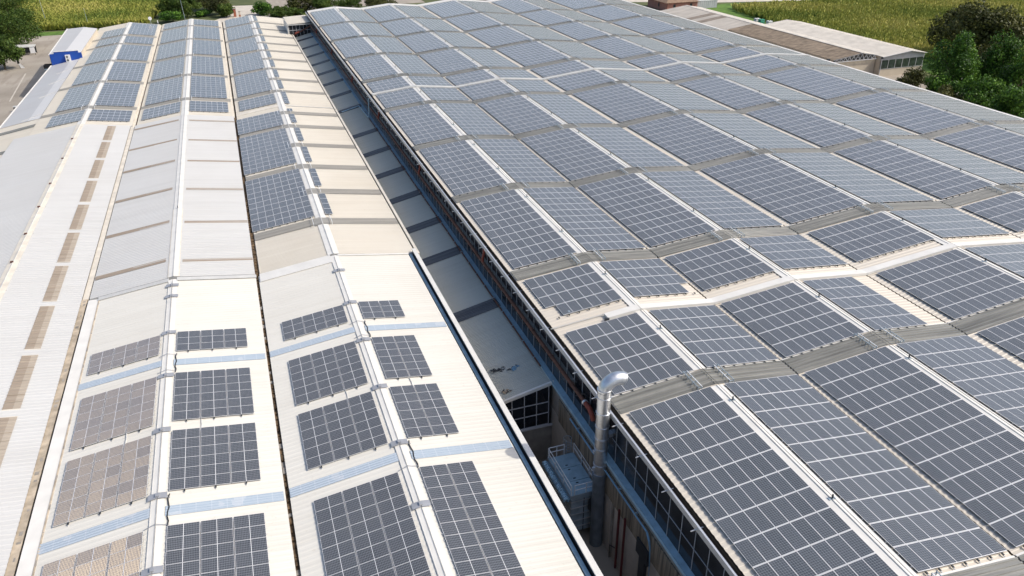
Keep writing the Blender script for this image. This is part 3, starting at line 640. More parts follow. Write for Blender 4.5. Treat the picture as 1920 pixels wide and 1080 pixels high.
b = MB(); b.box(NX[2]-.16, NX[2]+.18, 8, 84.7, ZV-.35, ZV-.16, 'dirt_gutter')
for yy in np.arange(36, 84.5, .8): b.box(NX[2]-.2+rng.random()*.1, NX[2]+.02+rng.random()*.18, yy, yy+.25+rng.random()*.55, ZV-.18, ZV-.10+rng.random()*.06, 'dirt_gutter' if rng.random() < .75 else 'concrete')
b.build('valley_gutter', front)
b = MB(); b.slab(NX[0], -4.08, NX[1]-.4, ZR-.06, 84.2, 84.95, .05, 'cap_grey', .15); b.slab(NX[1]+.4, ZR-.06, NX[2]-.1, ZV+.02, 84.2, 84.95, .05, 'cap_grey', .15)
b.slab(NX[2]+.3, ZV+.04, NX[3]-.4, ZR-.06, 82.9, 84.9, .04, 'cap_white', .15); b.slab(NX[3]+.4, ZR-.06, NX[4], -4.28, 84.4, 84.7, .05, 'cap_white', .15); b.build('verge_flashing', front)
b = MB(); b.box(-7.2, -6.5, 8, 85.3, -4.78, -4.70, 'saddle'); b.box(-6.89, -6.57, 8, 85.3, -4.70, -4.48, 'blue_steel'); b.box(-6.44, -6.05, 8, 85.4, -4.9, -4.06, 'dark_metal'); b.build('gutter', front)
b = MB(); b.box(-6.48, -6.02, 8, 85.5, -4.06, -3.95, 'cap_white'); b.build('parapet_coping', front)
b = MB(); b.box(-6.4, -6.08, 8, 85.3, GZ, -4.9, 'panel_wall'); b.box(-41.9, -6.2, 8.2, 8.6, GZ, -4.5, 'panel_wall'); b.build('wall', front)

# lean-to in the lane
lean = thing('lean_to', 'shaded low roof in the lane between left halls and right hall', 'lean-to roof')
LX0, LZ0, LX1, LZ1 = -5.95, -5.55, -.62, -4.36
b = MB(); b.corr(LX0, LZ0, LX1, LZ1, 54.2, 243.6, .25, .04, 'lean_sheet'); b.face([(LX0, 54.2, LZ0-.2), (LX1, 54.2, LZ1-.2), (LX1, 243.6, LZ1-.2), (LX0, 243.6, LZ0-.2)], 'concrete'); lr = b.build('roof', lean)
for yc in (235.2, 223.4, 212, 201.4, 190.4, 179.4, 168, 155.9, 138.2, 127, 115.9, 104.9, 94, 84.0, 69.8): skl(lr, LX0+.05, LZ0, LX1, LZ1, yc, 2.0, 'grp_dark', .07, .3, .05)
b = MB(); b.slab(LX0-.1, LZ0-.02, LX1+.05, LZ1-.02, 53.95, 54.2, .3, 'cap_white', -.2); b.box(LX0-.25, LX0+.12, 54, 243.5, LZ0-.12, LZ0+.10, 'cap_beige'); b.build('verge_flashing', lean)
b = MB()
for i in range(5):
    x = -5.7+i*1.19; b.box(x-.03, x+.03, 54.3, 54.36, -9.2, lerp(LX0, LZ0, LX1, LZ1, x)-.25, 'frame_white')
for z in (-9.2, -7.9, -6.7): b.box(-5.7, -.9, 54.3, 54.37, z-.04, z+.04, 'frame_white')
w = b.build('window', lean)
b = MB(); b.hexa([(-5.75, 54.36, -9.2), (-.7, 54.36, -9.2), (-.7, 54.46, -9.2), (-5.75, 54.46, -9.2), (-5.75, 54.36, -5.8), (-.7, 54.36, -4.65), (-.7, 54.46, -4.65), (-5.75, 54.46, -5.8)], 'window_glass'); b.build('pane', w)
b = MB(); b.box(-5.85, -.55, 54.35, 54.7, GZ, -9.24, 'concrete'); b.box(-5.85, -.55, 54.2, 54.36, -9.42, -9.24, 'frame_white'); b.build('wall', lean)
b = MB(); b.tube([(-4.7, 154.9, -5.05), (-1.2, 155.2, -4.25), (-1.1, 152, -4.2), (-.95, 145.6, -4.1), (-.8, 145.3, -3.0), (-.75, 145.3, -.4)], .10, 'blue_steel', 8); b.build('conduit', lean)

# glazed link at the far end of the lane
link = thing('link_building', 'small glazed link with ribbed roof at the far end of the lane', 'link building')
b = MB(); b.corr(-6.9, -1.62, -.3, -1.35, 241.6, 255.5, .5, .06, 'cream_sheet'); b.box(-7.05, -.3, 241.5, 255.6, -1.95, -1.66, 'cap_grey'); b.build('roof', link)
b = MB(); b.box(-7.0, -6.7, 241.8, 255.4, GZ, -1.95, 'cap_white'); b.box(-6.9, -.3, 255, 255.3, GZ, -1.95, 'panel_wall'); b.box(-6.9, -.3, 241.9, 242.2, GZ, -6.0, 'concrete'); b.build('wall', link)
b = MB()
for i in range(7): b.box(-6.6+i*1.02-.035, -6.6+i*1.02+.035, 241.8, 241.9, -6, -1.95, 'frame_white')
for z in (-6, -3.35): b.box(-6.7, -.3, 241.79, 241.9, z-.05, z+.05, 'frame_white')
w = b.build('window', link); b = MB(); b.box(-6.7, -.3, 241.86, 241.96, -6, -1.95, 'window_glass'); b.build('pane', w)
b = MB(); b.tube([(-6.2, 240.8, -4.7), (-3.5, 240.6, -3.6), (-.6, 240.6, -2.2)], .18, 'rust', 8); b.tube([(-5.2, 240.7, -4.1), (-4.0, 240.7, -3.75)], .26, 'rust_red', 8); b.build('rust_pipe', link)

# ------------------------------------------------------------------ solar arrays
MESH = {}
def module_mesh(mat, a, bb, t=.04):
    key = (mat, a, bb)
    if key not in MESH:
        b = MB(); b.face([(0, 0, t), (a, 0, t), (a, bb, t), (0, bb, t)], mat, [(0, 0), (1, 0), (1, 1), (0, 1)])
        b.face([(0, 0, 0), (a, 0, 0), (a, 0, t), (0, 0, t)], 'alu'); b.face([(a, 0, 0), (a, bb, 0), (a, bb, t), (a, 0, t)], 'alu')
        b.face([(a, bb, 0), (0, bb, 0), (0, bb, t), (a, bb, t)], 'alu'); b.face([(0, bb, 0), (0, 0, 0), (0, 0, t), (0, bb, t)], 'alu'); b.face([(0, bb, 0), (a, bb, 0), (a, 0, 0), (0, 0, 0)], 'black')
        o = b.build('module'); MESH[key] = o.data; bpy.data.objects.remove(o)
    return MESH[key]
def rails(nc, nr, pa, pb, gapc=0):
    key = ('rails', nc, nr, pa, pb)
    if key not in MESH:
        b = MB(); Wd, Ln = nc*pa, nr*pb
        for j in range(nr):
            for q in (.25, .75): y = (j+q)*pb; b.box(-.06, Wd+.03, y-.02, y+.02, -.055, -.004, 'alu')
        for i in range(nc): x = (i+.5)*pa; b.box(x-.05, x+.05, -.20, -.02, -.06, .02, 'dark_metal'); b.box(x-.03, x+.03, -.30, -.18, -.10, -.04, 'alu')
        o = b.build('mounting_rail'); MESH[key] = o.data; bpy.data.objects.remove(o)
    return MESH[key]
def solar(sl, xs, y0, nc, nr, pa, pb, a, bb, mat, label, group, miss=(), lift=.16, fine=None):
    """sl = (x0,z0,x1,z1) of the slope; the block starts at x = xs, y = y0 (near left corner)"""
    x0, z0, x1, z1 = sl; ang = rot_of(*sl); sn = (-math.sin(-ang), math.cos(-ang))
    loc = Vector((xs+sn[0]*lift, y0, lerp(x0, z0, x1, z1, xs)+sn[1]*lift)); rot = (0, ang, 0)
    ux, uz = math.cos(ang), -math.sin(ang)
    def wp(i, j): return (loc.x+ux*i*pa, y0+j*pb, loc.z+uz*i*pa)
    # is any of it in, or close to, the picture, and how large does one module show?
    vis = False
    for i in range(nc+1):
        for j in range(0, nr+1):
            p = Vector(wp(i, j))
            if (p-CAMP).dot(fwd) > 1:
                u, v = pix(p)
                if -25 < u < 1945 and -25 < v < 1105: vis = True
    if not vis: return None
    c = [Vector(wp(nc/2, nr/2)), Vector(wp(nc/2+1, nr/2)), Vector(wp(nc/2, nr/2+1))]; q = [pix(p) for p in c]
    area = abs((q[1][0]-q[0][0])*(q[2][1]-q[0][1])-(q[1][1]-q[0][1])*(q[2][0]-q[0][0]))
    if fine is None: fine = area > 560
    cells = [(i, j) for j in range(nr) for i in range(nc) if (i, j) not in miss]
    if fine:
        t = thing('solar_array', label, 'solar array', group, loc); t.rotation_euler = rot
        me = module_mesh(mat, a, bb)
        big = cells
        extra = []
        if len(cells) > 100:                      # the hundred that show largest stay single
            cells = sorted(cells, key=lambda c: c[1]); big, extra = cells[-100:], cells[:-100]
        for (i, j) in big:
            o = bpy.data.objects.new('module', me); COL.objects.link(o); o.parent = t; o.location = (i*pa+(pa-a)/2, j*pb+(pb-bb)/2, 0)
        if extra:
            o = block(extra, pa, pb, a, bb, mat, 'module'); o.parent = t; o['kind'] = 'stuff'
        r = bpy.data.objects.new('mounting_rail', rails(nc, nr, pa, pb)); COL.objects.link(r); r.parent = t
    else:
        t = block(cells, pa, pb, a, bb, mat, 'solar_array'); t.location = loc; t.rotation_euler = rot; tag(t, label, 'solar array', group)
        t.data.transform(Matrix.Identity(4))
    return t
def block(cells, pa, pb, a, bb, mat, name):
    b = MB(); t = .04; rn = []; rr = random.Random(len(cells)*7+int(pa*100)+random.randrange(10**6))
    for (i, j) in cells:
        x, y = i*pa+(pa-a)/2, j*pb+(pb-bb)/2; r = rr.random()
        b.face([(x, y, t), (x+a, y, t), (x+a, y+bb, t), (x, y+bb, t)], mat, [(0, 0), (1, 0), (1, 1), (0, 1)])
        b.face([(x, y, 0), (x+a, y, 0), (x+a, y, t), (x, y, t)], 'alu'); b.face([(x, y+bb, 0), (x, y, 0), (x, y, t), (x, y+bb, t)], 'alu')
        b.face([(x, y+bb, 0), (x+a, y+bb, 0), (x+a, y, 0), (x, y, 0)], 'black')
        rn += [r]*4
    mx = max(c[0] for c in cells)+1
    for i in range(mx):
        x = (i+.5)*pa; jm = min(c[1] for c in cells); b.box(x-.05, x+.05, jm*pb-.24, jm*pb-.02, -.06, .02, 'dark_metal'); rn += [0]*6
    return b.build(name, None, rnd=rn)
ORD = ['first', 'second', 'third', 'fourth', 'fifth', 'sixth', 'seventh', 'eighth', 'ninth', 'tenth', 'eleventh', 'twelfth', 'thirteenth']
PA, PB, MA, MBB = 1.0, 1.985, .985, 1.95
NC = [7, 7, 8, 8, 10, 10, 8, 8, 10, 10]
secs = []                                        # (near end y, rows)
for i in range(len(RS)):
    a = RS[i]+1.28; e = (RS[i+1]-1.2) if i+1 < len(RS) else 248.6
    if i in (2, 6): continue
    n = int((e-a+.25)/PB); secs.append((e-n*PB-.03 if e-a-n*PB < .6 else a+.2, n))
secs += [(44.55, 5), (57.25, 4), (134.65, 5), (146.35, 4)]
secs.sort()
for s in range(10):
    x0, x1, z0, z1 = RX[s], RX[s+1], RZ[s], RZ[s+1]; left = s % 2 == 0; ln = math.hypot(x1-x0, z1-z0); nc = NC[s]
    cnt = 0
    for (y0, nr) in secs:
        n = nc; miss = set(); xs = (x1-.44-nc*PA*(x1-x0)/ln) if left else x0+.66
        if left and s == 0: xs = .62
        if s == 3 and abs(y0-44.55) < .1: n = 6
        if s == 0 and abs(y0-57.25) < .1: miss.add((0, 0))
        if s == 1 and abs(y0-57.25) < .1: miss.add((6, 0))
        lab = '%s facing array on %s ridge of large right hall, %s from near end' % ('left' if left else 'right', ORD[s//2], ORD[min(cnt, 12)])
        if solar((x0, z0, x1, z1), xs, y0, n, nr, PA, PB, MA, MBB, 'module_poly', lab, 'solar arrays on the large right hall', miss): cnt += 1
# far hall
def far_arrays(sl, xs, nc, bands, end, side, ridge, first=None):
    cnt = 0; bl = list(bands)
    spans = ([(157.35, bl[0]-1.1)] if first is None else first)+[(bl[i]+1.1, bl[i+1]-1.1) for i in range(len(bl)-1)]+[(bl[-1]+1.1, end)]
    for a, e in spans:
        n = int((e-a+.15)/PB)
        if n < 1: continue
        lab = '%s facing array on %s ridge of far left hall, %s from near end' % (side, ridge, ORD[cnt])
        if solar(sl, xs, a+(e-a-n*PB)/2, nc, n, PA, PB, MA, MBB, 'module_poly', lab, 'solar arrays on the far left hall'): cnt += 1
F = lambda i: (FX[i], FZ[i], FX[i+1], FZ[i+1])
far_arrays(F(0), -57.15, 6, S1, 262.5, 'left', 'leftmost'); far_arrays(F(1), -50.15, 7, S1, 271.8, 'right', 'leftmost')
far_arrays(F(2), -41.15, 7, S2, 271.8, 'left', 'middle'); far_arrays(F(3), -32.6, 7, S2, 271.8, 'right', 'middle')
far_arrays(F(4), -23.5, 7, S3L, 271.8, 'left', 'rightmost')
for i, (y0, n) in enumerate(((97.55, 10), (120.3, 10), (142.35, 5))):
    solar(F(4), -24.45, y0, 8, n, PA, PB if n > 5 else 2.0, MA, MBB, 'module_poly', ('nearest eight wide blue array in front of the cream bare roof', 'middle eight wide blue array between two grey strips beside the lane roof', 'short eight wide blue array right below the cream joint strip')[i], 'solar arrays beside the narrow column')
bd = list(S3R); k = 0
for i in range(len(bd)):
    a = bd[i]+1.15; e = bd[i+1]-1.15 if i+1 < len(bd) else 271.5
    if abs(bd[i]-150.6) < .1: e = 153.3
    n = min(4, int((e-a+.2)/PB)) if e < 200 else int((e-a+.3)/PB)
    if bd[i] == 141.2: n = 3
    if abs(bd[i]-150.6) < .1: n = 1; a = 151.7; e = 153.6
    solar((FX[5], ZR, FX[6], -4.5), -15.12, e-n*PB-.1, 1, n, .96, PB, .94, MBB, 'module_poly', 'narrow one panel wide array along the rightmost left hall ridge, %s from near end' % ORD[min(k, 12)] if k < 13 else 'narrow one panel wide array nearest the glazed link', 'narrow arrays along the ridge'); k += 1
    if abs(bd[i]-150.6) < .1:
        solar((FX[5], ZR, FX[6], -4.5), -15.12, 157.4, 1, 5, .96, PB, .94, MBB, 'module_poly', 'narrow one panel wide array just beyond the cream joint strip', 'narrow arrays along the ridge')
# front hall
QA, QB = 2.13, 1.225
rows = ((68.7, 3), (57.5, 6), (48.8, 6))
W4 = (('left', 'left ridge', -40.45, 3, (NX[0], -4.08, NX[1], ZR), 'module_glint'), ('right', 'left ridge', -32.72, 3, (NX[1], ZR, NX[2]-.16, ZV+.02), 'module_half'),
      ('left', 'right ridge', -22.95, 3, (NX[2]+.16, ZV+.02, NX[3], ZR), 'module_half'), ('right', 'right ridge', -15.12, 2, (NX[3], ZR, NX[4], -4.28), 'module_half'))
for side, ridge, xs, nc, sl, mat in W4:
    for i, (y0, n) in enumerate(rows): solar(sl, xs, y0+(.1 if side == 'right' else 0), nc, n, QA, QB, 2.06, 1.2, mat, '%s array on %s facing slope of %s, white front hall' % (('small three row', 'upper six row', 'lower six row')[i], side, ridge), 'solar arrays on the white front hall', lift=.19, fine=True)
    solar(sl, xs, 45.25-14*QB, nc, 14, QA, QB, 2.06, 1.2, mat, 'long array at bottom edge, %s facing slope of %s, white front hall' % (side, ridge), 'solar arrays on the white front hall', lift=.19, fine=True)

# ------------------------------------------------------------------ duct and filter in the lane
duct = thing('exhaust_duct', 'tall shiny steel exhaust duct with bent top beside the right hall', 'exhaust duct', loc=(-1.12, 43.0, GZ))
b = MB(); H = 15.5
b.tube([(0, 0, 7.6), (0, 0, H)], .52, 'steel', 28, caps=False); b.build('pipe', duct, smooth=True)
b = MB(); b.tube([(0, 0, .05), (0, 0, 7.6)], .53, 'duct_shade_grey', 18); b.tube([(0, 0, 7.3), (0, 0, 7.7)], .60, 'duct_shade_grey', 18); b.build('lower_pipe', duct)  # lower duct: same pipe, its shade put into a darker blue-grey colour
b = MB(); arc = []
for i in range(15):
    a = math.radians(118)*i/14; arc.append((1.0-1.0*math.cos(a), 0, H+.95*math.sin(a)))
b.tube(arc, .52, 'steel', 24, caps=False); b.tube(arc[-1:-3:-1], .45, 'dark_metal', 20); b.build('elbow', duct, smooth=True)
for i in (3, 6, 9, 12): b = MB(); b.tube([Vector(arc[i]).lerp(Vector(arc[i-1]), .12), Vector(arc[i]).lerp(Vector(arc[i+1]), .12)], .532, 'steel', 24, caps=False); b.build('seam', duct, smooth=True)
b = MB(); b.tube([Vector(arc[-1]), Vector(arc[-1])+(Vector(arc[-1])-Vector(arc[-2])).normalized()*.06], .55, 'steel', 24, caps=False); b.build('rim', duct, smooth=True)
for z in (8.6, 10.2, 11.2, 12.3, 13.6, 15.0, 15.7): b = MB(); b.tube([(0, 0, z-.04), (0, 0, z+.04)], .56, 'steel', 20); b.build('collar', duct)
b = MB(); b.box(.5, 1.1, -.25, .25, 11.2, 11.5, 'steel'); b.build('bracket', duct)
for z in (8.1, 9.8): b = MB(); b.box(-.66, -.48, -.1, .1, z, z+.25, 'alu'); b.build('bracket', duct)
fil = thing('dust_filter', 'blue grey steel dust filter with railed platform in the lane', 'filter unit', loc=(-1.95, 46.45, GZ))
DX0, DX1, DY0, DY1, DZ = -1.15, 1.25, -2.55, 2.55, 4.9
b = MB(); b.box(DX0+.1, DX1-.1, DY0+.1, DY1-.1, .9, DZ-.3, 'galv')
for z in (1.4, 2.1, 2.8, 3.5, 4.2): b.box(DX0+.02, DX1-.02, DY0+.02, DY0+.09, z, z+.07, 'alu'); b.box(DX0+.02, DX0+.09, DY0+.1, DY1, z, z+.07, 'alu')
b.box(.02, .08, DY0+.04, DY0+.09, .9, 4.6, 'dark_metal')
for x in (DX0+.15, DX1-.15):
    for y in (DY0+.15, DY1-.15): b.box(x-.07, x+.07, y-.07, y+.07, 0, .9, 'dark_metal')
b.build('body', fil)
b = MB()
for i in range(3): b.box(DX0, DX1, DY0+i*1.7+.03, DY0+(i+1)*1.7-.03, DZ-.3, DZ, 'blue_steel')
for i in (1, 2): b.box(-.1, .1, DY0+i*1.7+.25, DY0+i*1.7+.32, DZ, DZ+.05, 'dark_metal'); b.box(-.1, .1, DY0+i*1.7-.32, DY0+i*1.7-.25, DZ, DZ+.05, 'dark_metal')
b.box(DX0-.04, DX1+.04, DY0-.05, DY0, DZ-.35, DZ+.12, 'galv'); b.box(DX0-.05, DX0, DY0, DY1, DZ-.35, DZ+.12, 'galv'); b.build('deck', fil)
b = MB()
def railrun(p, q, n):
    for z in (1.1, .6): b.bar((p[0], p[1], DZ+z), (q[0], q[1], DZ+z), .06, 'rail')
    for i in range(n+1): f = i/n; x, y = p[0]+(q[0]-p[0])*f, p[1]+(q[1]-p[1])*f; b.bar((x, y, DZ-.1), (x, y, DZ+1.1), .06, 'rail')
railrun((DX0+.02, DY0+.05), (DX0+.02, DY1-.05), 3); railrun((DX0+.3, DY0+.02), (DX1-.05, DY0+.02), 2); railrun((DX1-.03, DY0+.1), (DX1-.03, DY1-.1), 3); railrun((DX0+.1, DY1-.03), (DX1-.9, DY1-.03), 2)
b.build('railing', fil)
b = MB()
for s in (-.22, .22): b.bar((.85+s, DY1+.12, -.0), (.85+s, DY1+.12, DZ+1.3), .05, 'galv')
for z in np.arange(.3, DZ+1, .3): b.bar((.63, DY1+.12, z), (1.07, DY1+.12, z), .035, 'galv')
for z in (2.5, 3.5, 4.5, 5.5, 6.2):
    P = [(.85+.36*math.cos(a), DY1+.45+.36*math.sin(a), z) for a in np.linspace(-.9, math.pi+.9, 9)]; b.tube(P, .025, 'galv', 5)
for a in np.linspace(0, math.pi, 5): b.bar((.85+.36*math.cos(a), DY1+.45+.36*math.sin(a), 2.5), (.85+.36*math.cos(a), DY1+.45+.36*math.sin(a), 6.2), .025, 'galv')
b.build('caged_ladder', fil)
for i in range(18):
    b = MB(); y = DY0+.2+i*.28; b.tube([(DX0-.08, y, DZ-.35), (DX0-.30, y, DZ-.20), (DX0-.46, y+.02, DZ-.28), (DX0-.52, y+.02, DZ-.5)], [.08, .12, .13, .08], 'bag_blue', 8); b.build('air_valve', fil)
b = MB(); b.tube([(DX0-.2, DY0+.1, DZ-.45), (DX0-.2, DY1-.1, DZ-.45)], .12, 'pipe_blue', 8); b.build('air_header', fil)
b = MB(); b.box(.9, 1.2, -3.6, -2.65, 2.8, 4.6, 'dark_metal'); b.tube([(.9, -2.6, 3.9), (.55, -3.3, 3.9)], .5, 'dark_metal', 12); b.build('outlet', fil)
for i, (x, y, w) in enumerate(((-4.35, 58.6, .75), (-3.1, 57.9, .6), (-4.85, 55.0, .45))):
    b = MB(); z = lerp(LX0, LZ0, LX1, LZ1, x)+.05; rr = random.Random(i)
    for q in range(14):
        a = rr.uniform(0, 6.28); d = rr.uniform(0, w); p = Vector((x+d*math.cos(a), y+d*math.sin(a)*.6, z)); h = rr.uniform(.05, .28)
        b.face([p, p+Vector((rr.uniform(.1, .35), rr.uniform(-.2, .2), h)), p+Vector((rr.uniform(-.1, .2), rr.uniform(.1, .35), h*.6)), p+Vector((rr.uniform(-.3, 0), rr.uniform(0, .2), .02))], ('dark_metal', 'pipe_blue', 'stain')[i] if q % 3 else 'dark_metal')
    tag(b.build('debris'), ('pale crumpled scrap lying on the lane roof', 'dark blue crumpled scrap lying on the lane roof', 'small brown scrap near the end of the lane roof')[i], 'debris', 'scraps on the lane roof')

# ------------------------------------------------------------------ annexes on the left
ann = thing('annex', 'low pale grey annex roof along the left side of the far hall', 'annex')
b = MB(); b.face([(-67.0, 168.2, -5.6), (-61.9, 168.2, -4.65), (-61.9, 226.2, -4.65), (-66.4, 226.2, -5.5)], 'annex_sheet'); b.face([(-61.9, 168.2, -4.64), (-59.8, 168.2, -4.3), (-59.8, 226.2, -4.3), (-61.9, 226.2, -4.64)], 'annex_white')
r = b.build('roof', ann)
b = MB(); b.face([(-67.0, 168.2, -5.6), (-66.4, 226.2, -5.5), (-66.4, 226.2, GZ), (-67.0, 168.2, GZ)], 'render_wall'); b.face([(-59.8, 168.2, -4.3), (-67.0, 168.2, -5.6), (-67.0, 168.2, GZ), (-59.8, 168.2, GZ)], 'render_wall'); b.build('wall', ann)
b = MB(); b.bar((-67.0, 168.2, -5.56), (-66.45, 226.2, -5.46), .16, 'cap_white'); b.build('edge_trim', ann)
for y in (171.5, 190, 203, 214): b = MB(); b.bar((-60, y, -4.25), (-63.2, y-2.2, -4.85), .06, 'cap_grey'); b.build('tie_wire', ann)
an0 = thing('annex', 'cream low roof with grey strips left of the middle hall', 'annex')
b = MB(); b.corr(-74, -7.0, -59.75, -4.35, 138, 168.1, .33, .04, 'cream_sheet'); b.face([(-74, 138, -7.1), (-59.75, 138, -4.5), (-59.75, 168.1, -4.5), (-74, 168.1, -7.1)], 'concrete'); r = b.build('roof', an0)
for yc in (163.2, 148.5): skl(r, -74, -7.0, -59.8, -4.36, yc, 1.9, 'grp_grey')
b = MB(); b.box(-73.8, -62.1, 138.2, 138.5, GZ, -7.1, 'render_wall'); b.box(-73.9, -73.6, 138.2, 168, GZ, -7.1, 'render_wall'); b.box(-73.8, -60, 167.7, 168, GZ, -7.1, 'render_wall'); b.build('wall', an0)
blu = thing('annex', 'taller white roofed annex with a blue end wall by the road', 'annex')
b = MB(); b.face([(-66.3, 226.4, -2.85), (-62.8, 226.4, -2.6), (-62.8, 266, -2.6), (-67.3, 266, -2.85)], 'annex_sheet'); b.face([(-62.8, 226.4, -2.6), (-59.2, 226.4, -2.9), (-59.2, 264, -2.9), (-62.8, 266, -2.6)], 'annex_white'); b.build('roof', blu)
b = MB(); b.box(-66.2, -59.0, 226.3, 226.6, -9.5, -2.8, 'blue_wall'); b.box(-65.2, -59.7, 226.28, 226.6, -2.8, -2.3, 'blue_wall'); b.build('end_wall', blu)
b = MB(); b.face([(-66.3, 226.4, -2.87), (-67.3, 266, -2.87), (-67.3, 266, GZ), (-66.3, 226.4, GZ)], 'render_wall'); b.face([(-67.3, 266, -2.87), (-59.2, 264, -2.94), (-59.2, 264, GZ), (-67.3, 266, GZ)], 'render_wall'); b.face([(-59.2, 226.4, -2.94), (-59.2, 226.4, -4.6), (-59.2, 264, -4.6), (-59.2, 264, -2.94)], 'render_wall'); b.build('wall', blu)
b = MB(); b.bar((-66.3, 226.3, -2.85), (-67.3, 266, -2.85), .2, 'cap_white'); b.box(-65.3, -59.6, 226.2, 226.65, -2.3, -2.2, 'cap_white'); b.build('edge_trim', blu)
for i, z in enumerate((-4.35, -3.5)):
    t = thing('air_conditioner', ('lower', 'upper')[i]+' white air conditioner on the blue end wall', 'air conditioner', 'air conditioners on the blue wall', (-62.2, 225.9, z))
    b = MB(); b.box(-.55, .55, -.28, .28, -.40, .40, 'white_box'); b.build('casing', t)
    b = MB(); b.tube([(-.12, -.285, 0), (-.12, -.31, 0)], .26, 'dark_metal', 14); b.tube([(-.12, -.31, 0), (-.12, -.32, 0)], .07, 'white_box', 8); b.build('fan_grille', t)
tag(one(lambda b: (b.hexa([(-68.6, 197, -7.6), (-66.6, 197, -7.5), (-66.6, 226, -7.5), (-68.6, 226, -7.6), (-68.6, 197, -7.4), (-66.6, 197, -7.2), (-66.6, 226, -7.2), (-68.6, 226, -7.4)], 'black'), [b.bar((-68.5, y, GZ), (-68.5, y, -7.5), .1, 'dark_metal') for y in (197.5, 207, 216, 225.5)]), 'awning'), 'long black awning along the road side of the grey annex', 'awning')
tag(one(lambda b: (b.box(-.9, .9, -.9, .9, 0, .12, 'blue_steel'), b.box(-.9, .9, -.9, -.8, .1, 1.0, 'black'), b.box(-.9, .9, .8, .9, .1, 1.0, 'black'), b.box(-.9, -.8, -.9, .9, .1, 1.0, 'black'), b.box(.8, .9, -.9, .9, .1, 1.0, 'black'), b.box(-.82, .82, -.82, .82, .6, .7, 'dark_metal')), 'skip_box', loc=(-67.3, 227.2, -6.3)), 'black box at the corner of the blue end wall', 'box')

# yard things
def pole(x, y, h, lab, lean=(0, 0)):
    b = MB(); b.tube([(0, 0, 0), (lean[0], lean[1], h)], [.09, .05], 'galv', 8); b.tube([(0, 0, 0), (0, 0, .4)], .14, 'concrete', 8); b.box(lean[0]-.16, lean[0]+.16, lean[1]-.12, lean[1]+.12, h-.03, h+.1, 'alu')
    return tag(b.build('pole', loc=(x, y, GZ)), lab, 'pole', 'thin poles along the field')
pole(-71.7, 337.3, 6.6, 'thin grey pole at the field edge behind the white annex', (-.3, 0))
pole(-37.8, 333, 9.5, 'thin tall grey pole in front of the dark tree behind far hall', (-.5, 0))
pole(-88, 352, 10.5, 'thin pole in the field beside the top left trees', (-.4, 0))
t = thing('satellite_dish', 'white satellite dish above the far end of the leftmost valley', 'satellite dish', loc=(-45.2, 273.2, -4.4))
b = MB(); b.tube([(0, 0, -1), (0, 0, 2.2)], .06, 'galv', 6); b.build('mast', t)
b = MB(); b.tube([(0, -.1, 2.1), (0, -.28, 2.14), (0, -.34, 2.15)], [.2, .45, .52], 'white_box', 16); b.tube([(0, -.3, 2.1), (0, -.9, 2.2)], .03, 'galv', 5); b.build('dish', t)
t = thing('antenna', 'small white antenna post beside the satellite dish', 'antenna', loc=(-43.2, 273.0, -4.5)); b = MB(); b.tube([(0, 0, -1), (0, 0, 1.3)], .05, 'white_box', 6); b.build('mast', t); b = MB(); b.box(-.12, .12, -.1, .1, .8, 1.6, 'white_box'); b.build('panel', t)
t = thing('shelter', 'grey roadside shelter with a white panel under the broad tree', 'shelter', loc=(-83.2, 290, GZ))
b = MB(); b.hexa([(-4.5, -1.6, 2.5), (1.6, -1.2, 2.4), (1.6, 1.6, 2.6), (-4.5, 1.6, 2.8), (-4.5, -1.6, 2.65), (1.6, -1.2, 2.55), (1.6, 1.6, 2.75), (-4.5, 1.6, 2.95)], 'cap_grey'); b.build('roof', t)
b = MB()
for x in (-4.3, -1.5, 1.4):
    for y in (-1.3, 1.4): b.bar((x, y, 0), (x, y, 2.5), .12, 'dark_metal')
b.box(-4.3, 1.4, 1.35, 1.42, .3, 2.3, 'dark_metal'); b.build('frame', t)
b = MB(); b.box(.15, 1.55, -1.55, -1.45, .6, 2.35, 'white_box'); b.build('panel', t)
t = thing('banner', 'dark feather banner with white foot at the left yard edge', 'banner', loc=(-82.5, 268, GZ)); b = MB(); b.tube([(0, 0, 0), (-.4, 0, 3.2), (-.75, 0, 4.3)], [.06, .05, .03], 'dark_metal', 6); b.build('mast', t)
b = MB(); b.box(-.5, .1, -.03, .03, 1.4, 3.4, 'black'); b.face([(-.2, -.1, 1.4), (.15, -.1, 1.5), (1.1, -.2, .1), (.1, -.2, .1)], 'white_box'); b.face([(.1, .2, .1), (1.1, .2, .1), (.15, .1, 1.5), (-.2, .1, 1.4)], 'white_box'); b.build('flag', t)
